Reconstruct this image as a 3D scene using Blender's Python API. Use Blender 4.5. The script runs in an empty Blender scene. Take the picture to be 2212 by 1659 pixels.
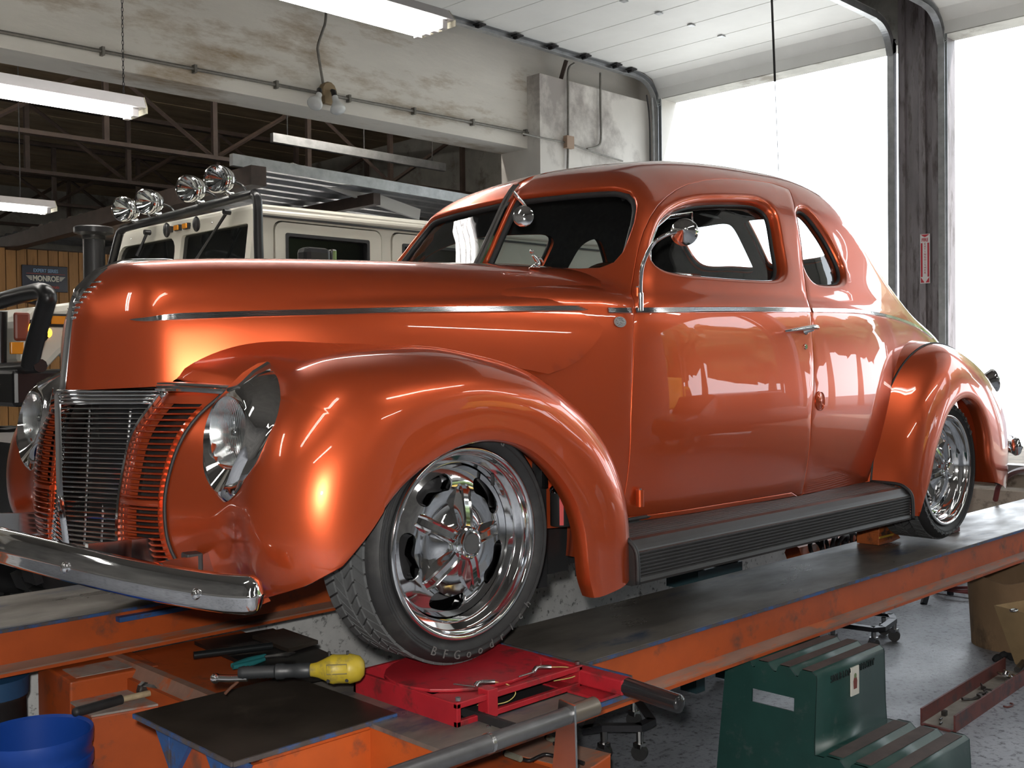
import bpy, bmesh, math, random
import numpy as np
from math import pi, sin, cos, radians
from mathutils import Vector, Matrix
from mathutils.geometry import delaunay_2d_cdt

random.seed(7)
SC = bpy.context.scene
COL = SC.collection

# ------------------------------------------------------------------ camera
# world: X runs along the car towards its tail and the bay doors, Y across the shop, Z up, floor at 0
F, YAW, PIT, ROL, CAMZ = 2320.0, radians(45.3), radians(-1.0), radians(-0.6), 1.365
_f = np.array([cos(YAW)*cos(PIT), sin(YAW)*cos(PIT), sin(PIT)])
_r = np.array([sin(YAW), -cos(YAW), 0.0]); _u = np.cross(_r, _f)
_c, _s = cos(ROL), sin(ROL)
RIGHT, UP = _c*_r+_s*_u, -_s*_r+_c*_u
CAM = np.array([0.0, 0.0, CAMZ])
cd = bpy.data.cameras.new('camera'); cam = bpy.data.objects.new('camera', cd); COL.objects.link(cam)
cam.matrix_world = Matrix([[RIGHT[i], UP[i], -_f[i], CAM[i]] for i in range(3)]+[[0, 0, 0, 1]])
cd.sensor_width = 36; cd.lens = F/2212*36; cd.clip_start = 0.05; cd.clip_end = 400
SC.camera = cam
SC.view_settings.view_transform = 'Standard'; SC.view_settings.look = 'None'
SC.view_settings.gamma = 1.0; SC.view_settings.use_curve_mapping = False
SC.view_settings.exposure = 0.0
SC.cycles.max_bounces = 8; SC.cycles.diffuse_bounces = 4; SC.cycles.glossy_bounces = 5
SC.cycles.transparent_max_bounces = 16; SC.cycles.sample_clamp_indirect = 6.0
SC.cycles.caustics_reflective = False; SC.cycles.caustics_refractive = False

def ray(px, py):
    return (px-1106)/F*RIGHT-(py-829.5)/F*UP+_f
def on_y(px, py, y):                      # the point on the plane Y = y that a measured direction reaches
    d = ray(px, py); return CAM+d*((y-CAM[1])/d[1])
def on_x(px, py, x):
    d = ray(px, py); return CAM+d*((x-CAM[0])/d[0])
def on_z(px, py, z):
    d = ray(px, py); return CAM+d*((z-CAM[2])/d[2])
def at_d(px, py, dist):                   # at a distance along the view axis
    return CAM+ray(px, py)*dist

# ------------------------------------------------------------------ sky, sun, lamps of the whole place
W = bpy.data.worlds.new('sky'); SC.world = W; W.use_nodes = True
_n = W.node_tree.nodes; _bg = _n['Background']
_bg.inputs['Color'].default_value = (0.86, 0.93, 1.0, 1); _bg.inputs['Strength'].default_value = 5.0

def lamp(name, kind, loc, energy, color=(1, 1, 1), size=0.1, size_y=None, aim=None, portal=False, angle=None):
    l = bpy.data.lights.new(name, kind); l.energy = energy; l.color = color
    if kind == 'AREA':
        l.shape = 'RECTANGLE'; l.size = size; l.size_y = size_y or size
        if portal: l.cycles.is_portal = True
    elif kind == 'SUN': l.angle = angle or radians(0.6)
    else: l.shadow_soft_size = size
    o = bpy.data.objects.new(name, l); COL.objects.link(o); o.location = loc
    if aim is not None: o.rotation_euler = Vector(aim).to_track_quat('-Z', 'Y').to_euler()
    return o
lamp('sun', 'SUN', (0, 0, 30), 5.0, (1, 0.95, 0.88), aim=(-0.45, 0.75, -1.25))
lamp('camera_flash', 'POINT', tuple(CAM+_f*-0.02+UP*0.07-RIGHT*0.03), 230, (1, 0.97, 0.92), size=0.022)
DOORX = 11.0
for y0, y1, zt in ((5.2, 8.35, 4.6), (1.3, 4.75, 4.6), (-2.6, 0.85, 4.6), (-6.5, -3.05, 4.6)):
    lamp('door_portal', 'AREA', (DOORX+0.05, (y0+y1)/2, zt/2), 1, size=y1-y0, size_y=zt, aim=(-1, 0, 0), portal=True)

# ------------------------------------------------------------------ materials
MATS = {}
def mat(name, col, rough=0.5, metal=0.0, coat=0.0, var=0.0, var_scale=8.0, dirt=None, dirt_amt=0.5, dirt_scale=5.0,
        bump=0.0, bump_scale=60.0, spec=0.5, emit=None, emit_str=0.0, stretch=None, rvar=0.0):
    """principled material; var: tone noise, dirt: second colour mixed by noise, bump: fine relief"""
    if name in MATS: return MATS[name]
    m = bpy.data.materials.new(name); m.use_nodes = True; MATS[name] = m
    nt = m.node_tree; N, L = nt.nodes, nt.links; b = N['Principled BSDF']
    b.inputs['Base Color'].default_value = (*col, 1); b.inputs['Roughness'].default_value = rough
    b.inputs['Metallic'].default_value = metal; b.inputs['Coat Weight'].default_value = coat
    b.inputs['Coat Roughness'].default_value = 0.02; b.inputs['Specular IOR Level'].default_value = spec
    if emit: b.inputs['Emission Color'].default_value = (*emit, 1); b.inputs['Emission Strength'].default_value = emit_str
    if var or dirt or bump or rvar:
        tc = N.new('ShaderNodeTexCoord'); vec = tc.outputs['Object']
        if stretch:
            mp = N.new('ShaderNodeMapping'); mp.inputs['Scale'].default_value = stretch
            L.new(vec, mp.inputs['Vector']); vec = mp.outputs[0]
    def noise(scale, detail=6, rough_=0.6):
        n = N.new('ShaderNodeTexNoise'); n.inputs['Scale'].default_value = scale
        n.inputs['Detail'].default_value = detail; n.inputs['Roughness'].default_value = rough_
        L.new(vec, n.inputs['Vector']); return n.outputs[0]
    cur = None
    if var:
        r = N.new('ShaderNodeMapRange'); L.new(noise(var_scale), r.inputs[0])
        r.inputs[1].default_value = 0.3; r.inputs[2].default_value = 0.7
        r.inputs[3].default_value = 1-var; r.inputs[4].default_value = 1+var
        mx = N.new('ShaderNodeVectorMath'); mx.operation = 'SCALE'; mx.inputs[0].default_value = col
        L.new(r.outputs[0], mx.inputs['Scale']); cur = mx.outputs[0]
    if dirt:
        r = N.new('ShaderNodeMapRange'); L.new(noise(dirt_scale, 9, 0.68), r.inputs[0])
        r.inputs[1].default_value = 0.62-dirt_amt*0.3; r.inputs[2].default_value = 0.72-dirt_amt*0.22
        mx = N.new('ShaderNodeMix'); mx.data_type = 'RGBA'
        L.new(r.outputs[0], mx.inputs[0])
        if cur: L.new(cur, mx.inputs[6])
        else: mx.inputs[6].default_value = (*col, 1)
        mx.inputs[7].default_value = (*dirt, 1); cur = mx.outputs[2]
    if cur: L.new(cur, b.inputs['Base Color'])
    if rvar:
        r = N.new('ShaderNodeMapRange'); L.new(noise(var_scale*0.7), r.inputs[0])
        r.inputs[1].default_value = 0.3; r.inputs[2].default_value = 0.7
        r.inputs[3].default_value = max(0.02, rough-rvar); r.inputs[4].default_value = min(1, rough+rvar)
        L.new(r.outputs[0], b.inputs['Roughness'])
    if bump:
        bp = N.new('ShaderNodeBump'); bp.inputs['Strength'].default_value = bump; bp.inputs['Distance'].default_value = 0.01
        L.new(noise(bump_scale, 4), bp.inputs['Height']); L.new(bp.outputs[0], b.inputs['Normal'])
    return m

def glass_mat(name, tint, refl=1.0, rough=0.0):
    """thin pane: tinted see-through with a mirror reflection that grows at grazing angles"""
    if name in MATS: return MATS[name]
    m = bpy.data.materials.new(name); m.use_nodes = True; MATS[name] = m
    nt = m.node_tree; N, L = nt.nodes, nt.links; N.remove(N['Principled BSDF'])
    t = N.new('ShaderNodeBsdfTransparent'); t.inputs[0].default_value = (*tint, 1)
    g = N.new('ShaderNodeBsdfGlossy'); g.inputs['Roughness'].default_value = rough
    fr = N.new('ShaderNodeFresnel')
    ge = N.new('ShaderNodeNewGeometry'); io = N.new('ShaderNodeMapRange'); io.inputs[3].default_value = 1.45; io.inputs[4].default_value = 1/1.45   # same pane from either side
    L.new(ge.outputs['Backfacing'], io.inputs[0]); L.new(io.outputs[0], fr.inputs[0])
    k = N.new('ShaderNodeMath'); k.operation = 'MULTIPLY'; k.inputs[1].default_value = refl
    mx = N.new('ShaderNodeMixShader'); L.new(fr.outputs[0], k.inputs[0]); L.new(k.outputs[0], mx.inputs[0])
    L.new(t.outputs[0], mx.inputs[1]); L.new(g.outputs[0], mx.inputs[2])
    L.new(mx.outputs[0], N['Material Output'].inputs[0]); return m

# ------------------------------------------------------------------ mesh helpers
class MB:
    def __init__(s): s.v = []; s.f = []; s.m = []
    def add(s, vs, fs, mi=0):
        b = len(s.v); s.v += [tuple(map(float, p)) for p in vs]
        s.f += [tuple(i+b for i in f) for f in fs]; s.m += [mi]*len(fs); return s
    def box(s, lo, hi, mi=0):
        x0, y0, z0 = lo; x1, y1, z1 = hi
        return s.add([(x0, y0, z0), (x1, y0, z0), (x1, y1, z0), (x0, y1, z0), (x0, y0, z1), (x1, y0, z1), (x1, y1, z1), (x0, y1, z1)],
                     [(0, 3, 2, 1), (4, 5, 6, 7), (0, 1, 5, 4), (1, 2, 6, 5), (2, 3, 7, 6), (3, 0, 4, 7)], mi)
    def obox(s, c, ax, ay, az, mi=0):
        """box by centre and three half-axis vectors"""
        c, ax, ay, az = (np.array(q, float) for q in (c, ax, ay, az))
        P = [c+i*ax+j*ay+k*az for k in (-1, 1) for j in (-1, 1) for i in (-1, 1)]
        return s.add(P, [(0, 2, 3, 1), (4, 5, 7, 6), (0, 1, 5, 4), (1, 3, 7, 5), (3, 2, 6, 7), (2, 0, 4, 6)], mi)
    def prism(s, pts, d, mi=0):
        """closed planar polygon extruded by vector d"""
        n = len(pts); d = np.array(d, float); P = [np.array(p, float) for p in pts]
        return s.add(P+[p+d for p in P], [tuple(range(n))[::-1], tuple(range(n, 2*n))]+[(i, (i+1) % n, (i+1) % n+n, i+n) for i in range(n)], mi)
    def grid(s, G, closeu=False, closev=False, flip=False, mi=0):
        G = np.asarray(G, float); nu, nv = G.shape[:2]; fs = []
        for i in range(nu if closeu else nu-1):
            for j in range(nv if closev else nv-1):
                a, b2, c2, d2 = i*nv+j, ((i+1) % nu)*nv+j, ((i+1) % nu)*nv+(j+1) % nv, i*nv+(j+1) % nv
                fs.append((a, d2, c2, b2) if flip else (a, b2, c2, d2))
        return s.add(G.reshape(-1, 3), fs, mi)
    def tube(s, pts, r, n=8, closed=False, cap=True, mi=0, prof=None, up=None):
        """sweep a circle (or 2-D profile) along a polyline"""
        P = [np.array(p, float) for p in pts]; m = len(P)
        rr = r if hasattr(r, '__len__') else [r]*m
        pr = prof if prof is not None else [(cos(2*pi*k/n), sin(2*pi*k/n)) for k in range(n)]
        T = []
        for i in range(m):
            a = P[i-1] if (i or closed) else P[i]; b = P[(i+1) % m] if (i < m-1 or closed) else P[i]
            t = b-a; T.append(t/(np.linalg.norm(t)+1e-12))
        u = np.array(up, float) if up is not None else np.array([0, 0, 1.0] if abs(T[0][2]) < 0.9 else [1.0, 0, 0])
        G = []
        for i in range(m):
            if up is not None: u = np.array(up, float)
            u = u-T[i]*np.dot(u, T[i]); nn = np.linalg.norm(u)
            u = u/nn if nn > 1e-6 else np.cross(T[i], [0, 1.0, 0]); w = np.cross(T[i], u)
            G.append([P[i]+rr[i]*(w*a+u*b) for a, b in pr])
        k = len(pr); b0 = len(s.v); s.grid(G, closeu=closed, closev=True, mi=mi, flip=True)
        if cap and not closed:
            s.f.append(tuple(b0+j for j in range(k))); s.m.append(mi)
            s.f.append(tuple(b0+(m-1)*k+j for j in range(k))[::-1]); s.m.append(mi)
        return s
    def cyl(s, a, b, r, n=16, r2=None, mi=0, cap=True): return s.tube([a, b], [r, r if r2 is None else r2], n, mi=mi, cap=cap)
    def lathe(s, prof, c, axis='z', n=32, mi=0, arc=None):
        """revolve (radius, height) pairs about an axis through c"""
        c = np.array(c, float); A = np.array(axis, float) if not isinstance(axis, str) else np.array({'x': (1, 0, 0), 'y': (0, 1, 0), 'z': (0, 0, 1)}[axis], float)
        A = A/np.linalg.norm(A); U = np.cross(A, [0.3, 0.2, 0.93] if abs(A[2]) < 0.9 else [1, 0, 0]); U /= np.linalg.norm(U); V = np.cross(A, U)
        G = [[c+A*h+r*(U*cos(2*pi*k/n)+V*sin(2*pi*k/n)) for k in range(n)] for r, h in prof]
        return s.grid(G, closev=True, mi=mi, flip=True)
    def ball(s, c, r, n=12, m=8, mi=0):
        rx, ry, rz = r if hasattr(r, '__len__') else (r, r, r)
        G = [[(c[0]+rx*sin(pi*i/m)*cos(2*pi*j/n), c[1]+ry*sin(pi*i/m)*sin(2*pi*j/n), c[2]-rz*cos(pi*i/m)) for j in range(n)] for i in range(m+1)]
        return s.grid(G, closev=True, mi=mi, flip=True)
    def build(s, name, mats, parent=None, smooth=None, rel=True, label=None, cat=None, group=None, kind=None, bevel=0, fix=True):
        """link as ONE object. Vertices are given in the frame of the thing; things sit at their own base point"""
        me = bpy.data.meshes.new(name)
        mats = mats if isinstance(mats, (list, tuple)) else [mats]
        for q in mats: me.materials.append(q)
        org = np.zeros(3)
        V = np.array(s.v, float)
        if parent is None and rel:
            lo, hi = V.min(0), V.max(0); org = np.array([(lo[0]+hi[0])/2, (lo[1]+hi[1])/2, lo[2]]); V = V-org
        elif parent is not None:
            q = parent
            while q.parent: q = q.parent
            if not q.get('own_frame'): V = V-np.array(q.location)
        me.from_pydata(V.tolist(), [], s.f)
        me.polygons.foreach_set('material_index', s.m)
        if fix:
            bm = bmesh.new(); bm.from_mesh(me); bmesh.ops.recalc_face_normals(bm, faces=bm.faces); bm.to_mesh(me); bm.free()
        me.validate()
        o = bpy.data.objects.new(name, me); COL.objects.link(o)
        if parent is not None: o.parent = parent
        else: o.location = org
        if smooth is not None: smooth_by(me, smooth)
        if bevel:
            md = o.modifiers.new('bevel', 'BEVEL'); md.width = bevel; md.segments = 2; md.limit_method = 'ANGLE'; md.angle_limit = radians(40)
        tag(o, label, cat, group, kind); return o

def smooth_by(me, ang):
    me.polygons.foreach_set('use_smooth', [True]*len(me.polygons))
    if ang >= 180: return
    bm = bmesh.new(); bm.from_mesh(me); lim = radians(ang)
    for e in bm.edges:
        if len(e.link_faces) == 2 and e.calc_face_angle(0) > lim: e.smooth = False
    bm.to_mesh(me); bm.free()
def tag(o, label=None, cat=None, group=None, kind=None):
    if label: o['label'] = label
    if cat: o['category'] = cat
    if group: o['group'] = group
    if kind: o['kind'] = kind
    return o
def thing(name, loc, label, cat, group=None, own=False):
    o = bpy.data.objects.new(name, None); COL.objects.link(o); o.location = tuple(map(float, loc)); o.empty_display_size = 0.1
    if own: o['own_frame'] = 1
    return tag(o, label, cat, group)
def subgroup(name, parent, label=None):
    o = bpy.data.objects.new(name, None); COL.objects.link(o); o.parent = parent; o.empty_display_size = 0.1
    return tag(o, label)
def copy_tree(o, parent=None):
    c = o.copy(); COL.objects.link(c)
    if parent: c.parent = parent
    for ch in list(o.children): copy_tree(ch, c)
    return c
def like(src, name, parent, loc=(0, 0, 0), rot=(0, 0, 0)):
    """another piece that shares the mesh of src"""
    o = bpy.data.objects.new(name, src.data); COL.objects.link(o); o.parent = parent; o.location = loc; o.rotation_euler = rot; return o

class Spl:
    """natural cubic spline through (t, value) pairs; values may be vectors"""
    def __init__(s, t, y):
        t = np.array(t, float); y = np.array(y, float); n = len(t); h = np.diff(t)
        A = np.eye(n); R = np.zeros_like(y)
        for i in range(1, n-1):
            A[i, i-1], A[i, i], A[i, i+1] = h[i-1], 2*(h[i-1]+h[i]), h[i]
            R[i] = 6*((y[i+1]-y[i])/h[i]-(y[i]-y[i-1])/h[i-1])
        s.t, s.y, s.M = t, y, np.linalg.solve(A, R)
    def __call__(s, q):
        q = np.asarray(q, float); qc = np.clip(q, s.t[0], s.t[-1]); i = np.clip(np.searchsorted(s.t, qc)-1, 0, len(s.t)-2)
        h = s.t[i+1]-s.t[i]; a = (s.t[i+1]-qc)/h; b = 1-a
        if s.y.ndim > 1: a, b, h = a[..., None], b[..., None], h[..., None]
        return a*s.y[i]+b*s.y[i+1]+((a**3-a)*s.M[i]+(b**3-b)*s.M[i+1])*h*h/6
def curve(pts, n, closed=False):
    """smooth resampled curve through points (chord-length spline)"""
    P = np.array(pts, float)
    if closed: P = np.vstack([P[-3:], P, P[:3]])
    t = np.concatenate([[0], np.cumsum(np.linalg.norm(np.diff(P, axis=0), axis=1)**0.75+1e-9)])
    S = Spl(t, P)
    if closed: return S(np.linspace(t[3], t[-3], n, endpoint=False))
    return S(np.linspace(0, t[-1], n))
def hermite(pts, n_per=6):
    P = [np.array(p, float) for p in pts]; out = []
    for i in range(len(P)-1):
        a, b = P[i], P[i+1]; m0 = (P[i+1]-P[i-1])/2 if i else b-a; m1 = (P[i+2]-a)/2 if i+2 < len(P) else b-a
        for k in range(n_per):
            t = k/n_per; out.append((2*t**3-3*t*t+1)*a+(t**3-2*t*t+t)*m0+(-2*t**3+3*t*t)*b+(t**3-t*t)*m1)
    return out+[P[-1]]
def rrect(w, h, r, n=5):
    return [(sx*(w/2-r)+r*cos(a), sy*(h/2-r)+r*sin(a)) for sx, sy, a0 in ((1, 1, 0), (-1, 1, pi/2), (-1, -1, pi), (1, -1, 1.5*pi))
            for a in [a0+pi/2*k/n for k in range(n+1)]]
def text_part(name, body, size, m, parent, loc, xdir, updir, extrude=0.001, sx=1.0, bold=0.0, align='CENTER'):
    """raised lettering as a mesh, placed by its reading direction and up direction"""
    c = bpy.data.curves.new(name, 'FONT'); c.body = body; c.size = size; c.extrude = extrude; c.align_x = align; c.align_y = 'CENTER'
    c.offset = bold; c.resolution_u = 3
    t = bpy.data.objects.new(name+'_src', c); COL.objects.link(t)
    dg = bpy.context.evaluated_depsgraph_get(); me = bpy.data.meshes.new_from_object(t.evaluated_get(dg))
    bpy.data.objects.remove(t); me.name = name; me.materials.clear(); me.materials.append(m)
    X = np.array(xdir, float); X /= np.linalg.norm(X); U = np.array(updir, float); U = U-X*np.dot(U, X); U /= np.linalg.norm(U); Zd = np.cross(X, U)
    V = np.array([v.co for v in me.vertices]); q = parent
    while q.parent: q = q.parent
    base = np.array(loc, float)-(0 if q.get('own_frame') else np.array(q.location))
    P = base+V[:, :1]*X*sx+V[:, 1:2]*U+V[:, 2:3]*Zd
    me.vertices.foreach_set('co', P.ravel()); me.update()
    o = bpy.data.objects.new(name, me); COL.objects.link(o); o.parent = parent; return o
# ================================================================== THE SETTING
def struct(mb, name, m, label=None, smooth=None, parent=None, **k):
    o = mb.build(name, m, parent, smooth=smooth, rel=False, **k)
    if parent is None: tag(o, label, None, None, 'structure')
    return o
FLOORM = mat('shop_concrete', (.29, .305, .34), .46, var=.28, var_scale=2.2, dirt=(.075, .078, .085), dirt_amt=.35, dirt_scale=38, bump=.25, bump_scale=90, rvar=.18)
WALLM = mat('white_painted_concrete', (.76, .73, .67), .75, var=.12, var_scale=1.1, dirt=(.36, .27, .17), dirt_amt=.32, dirt_scale=1.0, bump=.25, bump_scale=25, stretch=(.45, 1, 1.6))
WALLG = mat('grey_block_wall', (.40, .39, .36), .85, var=.22, var_scale=2.5, dirt=(.20, .18, .15), dirt_amt=.3, dirt_scale=2, bump=.2, bump_scale=30)
PIERM = mat('smoke_stained_paint', (.70, .67, .63), .75, var=.10, var_scale=1.4, dirt=(.36, .33, .31), dirt_amt=.30, dirt_scale=.9, bump=.12, bump_scale=25, stretch=(1, 1, .8))
APRON = mat('speckled_white_paint', (.70, .70, .69), .7, var=.12, var_scale=6, dirt=(.10, .10, .10), dirt_amt=.22, dirt_scale=34, bump=.3, bump_scale=60)
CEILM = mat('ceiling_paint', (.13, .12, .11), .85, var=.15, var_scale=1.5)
DECKM = mat('aged_roof_deck', (.36, .27, .17), .85, var=.35, var_scale=2.5, dirt=(.34, .27, .18), dirt_amt=.4, dirt_scale=1.4, stretch=(.6, 2, 1))
STEELB = mat('brown_primer_steel', (.062, .042, .034), .65, var=.25, var_scale=8)
GALV = mat('galvanised_steel', (.42, .43, .44), .42, .75, var=.2, var_scale=10)
DOORP = mat('white_door_panel', (.80, .80, .78), .55, var=.04, var_scale=2)
POSTM = mat('worn_grey_post_paint', (.26, .235, .25), .5, var=.25, var_scale=3, dirt=(.12, .10, .10), dirt_amt=.4, dirt_scale=5, stretch=(3, 3, .5))
DARKM = mat('dark_steel', (.045, .043, .045), .5, .6, var=.2, var_scale=12)
CONDUIT = mat('dirty_conduit', (.20, .19, .17), .5, .4, var=.2, var_scale=20)
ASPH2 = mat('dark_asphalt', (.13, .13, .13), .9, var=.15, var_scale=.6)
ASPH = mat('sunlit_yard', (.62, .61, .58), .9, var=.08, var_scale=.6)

struct(MB().box((-5, -9, -.1), (11, 22, 0)), 'floor', FLOORM, 'grey speckled concrete shop floor')
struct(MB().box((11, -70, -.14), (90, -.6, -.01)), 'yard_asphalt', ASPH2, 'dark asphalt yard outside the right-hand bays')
struct(MB().box((11, -.6, -.14), (90, 70, -.01)), 'yard', ASPH, 'sunlit concrete yard outside the bay doors')
struct(MB().box((-1.5, 3.86, 0), (6.5, 4.10, .50)), 'trim_1', APRON, 'low white speckled kerb beyond the far runway')
struct(MB().box((7.6, -1.4, 0), (11, 4.7, .585)), 'trim_2', mat('beige_concrete', (.50, .43, .36), .85, var=.2, var_scale=5, dirt=(.2, .16, .13), dirt_amt=.3, dirt_scale=8), 'raised beige concrete slab at the back of the runways')
# concrete lintel beam with a pier, far end wall, other walls, roof
struct(MB().box((-5, 8.62, 3.84), (11, 9.05, 6.0)), 'wall_beam', WALLM, 'stained white concrete beam between the two bays')
struct(MB().box((8.82, 8.42, 0), (10.86, 9.05, 4.66)), 'wall_pier', PIERM, 'smoke stained white pier beside the bay door')
struct(MB().box((11.0, 8.42, 0), (11.3, 22, 6.0)), 'wall_back', WALLG, 'grey end wall of the rear bay')
struct(MB().box((10.86, 8.36, 0), (11.3, 8.62, 6.0)), 'wall_jamb', PIERM)
struct(MB().box((11.0, -9, 4.72), (11.3, 8.42, 6.0)), 'wall_header', WALLG, 'wall above the bay doors')
struct(MB().box((-5, 22, 0), (11.3, 22.2, 6)), 'wall_far', WALLG)
DIM = mat('dim_workshop_wall', (.19, .18, .17), .8, var=.3, var_scale=1.5)
struct(MB().box((-5.2, -9, 0), (-5, 22, 6)), 'wall_front', DIM)
struct(MB().box((-5, -9.2, 0), (11.3, -9, 6)), 'wall_right', DIM)
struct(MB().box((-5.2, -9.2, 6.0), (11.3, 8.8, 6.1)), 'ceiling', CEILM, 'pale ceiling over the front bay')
struct(MB().box((-5.2, 8.8, 5.02), (11.3, 22.2, 5.1)), 'ceiling_rear', STEELB, 'roof deck over the rear bay')
rb = bpy.data.objects['ceiling_rear']
for k in range(22):
    y = 9.08+.59*k; b = MB().box((-5, y+.006, 5.0-.004*(k % 3)), (11, y+.584, 5.02)); struct(b, 'deck_board', DECKM, parent=rb)
POSTS = [(4.76, 5.18), (.86, 1.28), (-3.04, -2.62)]
for i, (y0, y1) in enumerate(POSTS):
    p = struct(MB().box((10.92, y0, 0), (11.3, y1, 6.0)), 'wall_post', POSTM, 'worn grey steel post between bay doors' if i == 0 else None)
    for y in (y0+.03, y1-.03, (y0+y1)/2-.04): MB().box((10.885, y-.035, 0), (10.92, y+.035, 6.0)).build('flange', POSTM, p, rel=False, bevel=.005)
# rear-bay trusses
def truss(y, zb, zt, x0=-3.0, x1=11.0, step=1.28):
    t = thing('roof_truss', (0, y, zb), 'x', 'truss')
    for z, s in ((zt, .055), (zb, .045)):
        for dy in (-.035, .035): MB().box((x0, y+dy-.022, z-s/2), (x1, y+dy+.022, z+s/2)).build('chord', STEELB, t)
    n = int((x1-x0)/step)
    for k in range(n+1):
        x = x0+.35+k*step
        if x < x1: MB().box((x-.028, y-.028, zb), (x+.028, y+.028, zt)).build('truss_post', STEELB, t)
        if x+step < x1:
            a, b = ((x, y, zb), (x+step, y, zt)) if k % 2 else ((x, y, zt), (x+step, y, zb))
            MB().tube([a, b], .026, 4).build('truss_brace', STEELB, t)
    return t
TL = ['brown steel roof truss nearest behind the concrete beam', 'second brown roof truss from the concrete beam', 'third brown roof truss from the concrete beam', 'brown roof truss furthest back in the rear bay']
for i, y in enumerate((11.2, 13.4, 15.8, 18.4)):
    o = truss(y, 3.78, 4.62); o['label'] = TL[i]; o['group'] = 'rear bay roof trusses'
# low roofed enclosure: brown beams and corrugated sheet
enc = thing('enclosure_roof', (5.4, 8.95, 3.05), 'low corrugated metal roof on brown steel beams behind the white truck', 'roof')
za, zb = 3.20, 3.02
def zroof(x, y): return 3.24-.018*(x-5.4)-.004*(y-8.95)
c = MB()
for (x0, x1, y0, y1, dz) in ((5.30, 5.46, 8.75, 16.0, -.06),):
    c.prism([(x0, y0, 3.24), (x1, y0, 3.24), (x1, y0, 3.06), (x0, y0, 3.06)], (0, y1-y0, -.1))
c.build('end_beam', STEELB, enc)
for x in (6.9, 8.6, 10.2): MB().prism([(x, 9.0, zroof(x, 9)-.03), (x+.09, 9.0, zroof(x, 9)-.03), (x+.09, 9.0, zroof(x, 9)-.15), (x, 9.0, zroof(x, 9)-.15)], (0, 6.8, -.03)).build('joist', STEELB, enc)
G = []
for y in np.arange(8.98, 16.0, .075):
    k = int(round((y-8.98)/.075)) % 4; G.append([(x, y, zroof(x, y)+(.03 if k in (0, 1) else 0)) for x in (5.46, 11.0)])
MB().grid(G).build('corrugated_sheet', GALV, enc)
MB().tube([(5.2, 8.93, 3.30), (11.0, 8.93, 3.16)], 1, prof=[(-.03, -.055), (.03, -.055), (.03, .055), (-.03, .055)], up=(0, 0, 1)).build('edge_purlin', GALV, enc)
p0, p1 = on_y(628, 362, 9.3), on_y(905, 462, 9.3)
MB().tube([p0, p1], 1, prof=[(-.02, -.07), (.02, -.07), (.02, .05), (-.02, .05)], up=(0, 0, 1)).build('white_flashing', mat('white_flashing', (.72, .71, .67), .6), enc)
a, b = on_y(587, 297, 10.4), on_y(960, 362, 10.4)
sch = thing('strut_channel', (a+b)/2, 'long pale steel channel slung under the roof above the corrugated sheet', 'channel')
MB().tube([a, b], 1, prof=[(-.03, -.05), (.03, -.05), (.03, .05), (-.03, .05)], up=(0, 0, 1)).build('channel', GALV, sch)
for k in (.08, .5, .92): q = a+(b-a)*k; MB().cyl(q, (q[0], q[1], 5.0), .008, 6).build('hanger_rod', DARKM, sch)
# wood panelled partition with its single planks
PLK = mat('honey_panelling', (.40, .20, .062), .55, var=.18, var_scale=3, dirt=(.22, .10, .03), dirt_amt=.25, dirt_scale=6, stretch=(4, 1, .4))
pw = struct(MB().box((2.5, 14.95, 0), (9.0, 15.1, 3.02)), 'wall_panelling', STEELB, 'wood panelled partition wall at the far left')
for k in range(46):
    x = 2.5+k*.14; o = MB().box((x+.006, 14.925, 0), (x+.134, 14.95, 3.0)).build('plank', PLK, pw, rel=False)
# sectional doors rolled up under the ceiling, with tracks
def bay_door(y0, y1, x_in, label, bottom=4.68, group='sectional bay doors'):
    d = thing('overhead_door', (11, (y0+y1)/2, 4.6), label, 'door', group)
    path = [(10.84, bottom), (10.82, 4.80), (10.72, 4.91), (10.56, 4.955)]
    xs = list(np.arange(10.0, x_in, -.56)); pts = path+[(x, 4.96+.004*(10-x)) for x in xs]
    for i in range(2, len(pts)-1):
        (xa, zA), (xb, zB) = (pts[i] if i > 2 else pts[3]), pts[i+1]
        if i == 2: continue
        MB().prism([(xa-.004, y0, zA), (xb+.004, y0, zB), (xb+.004, y0, zB+.045), (xa-.004, y0, zA+.045)], (0, y1-y0, 0)).build('door_section', DOORP, d, bevel=.004)
    MB().prism([(x, y0, z) for x, z in path]+[(x+.05, y0, z+.04) for x, z in path[::-1]], (0, y1-y0, 0)).build('door_section', DOORP, d)
    for s, y in ((1, y1+.02), (-1, y0-.02)):
        tp = [(10.86, y, 0.02), (10.86, y, 4.35), (10.84, y, 4.60), (10.76, y, 4.78), (10.62, y, 4.88), (10.45, y, 4.915), (x_in, y, 4.935+.004*(10-x_in))]
        MB().tube(hermite(tp[:1]+tp[1:6], 5)+[np.array(tp[-1], float)], 1, prof=[(-.035, -.035), (-.03, -.035), (-.03, .03), (.03, .03), (.03, -.035), (.035, -.035), (.035, .035), (-.035, .035)], up=(0, s*1.0, 0)).build('track', GALV, d)
        for x in [10.28]+[q-.0 for q in xs]:
            r = MB().box((x-.05, y-s*.10, 4.935), (x+.05, y-s*.0, 4.95)).cyl((x, y-s*.07, 4.93), (x, y+.0, 4.93), .022, 8); r.build('roller', DARKM, d)
    for x in xs: 
        o = MB().box((x-.035, (y0+y1)/2-.03, 4.945), (x+.035, (y0+y1)/2+.03, 4.957)); o.build('hinge', GALV, d)
    return d
bay_door(5.26, 8.30, 5.2, 'white sectional door rolled up over the left bay')
bay_door(1.36, 4.68, 5.2, 'white sectional door rolled up over the right bay, past the grey post')
bay_door(-2.54, .78, 7.2, 'white sectional door rolled up over the bay out of view to the right')
bay_door(-6.4, -3.12, 7.2, 'white sectional door rolled up over the last bay to the right')
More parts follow.
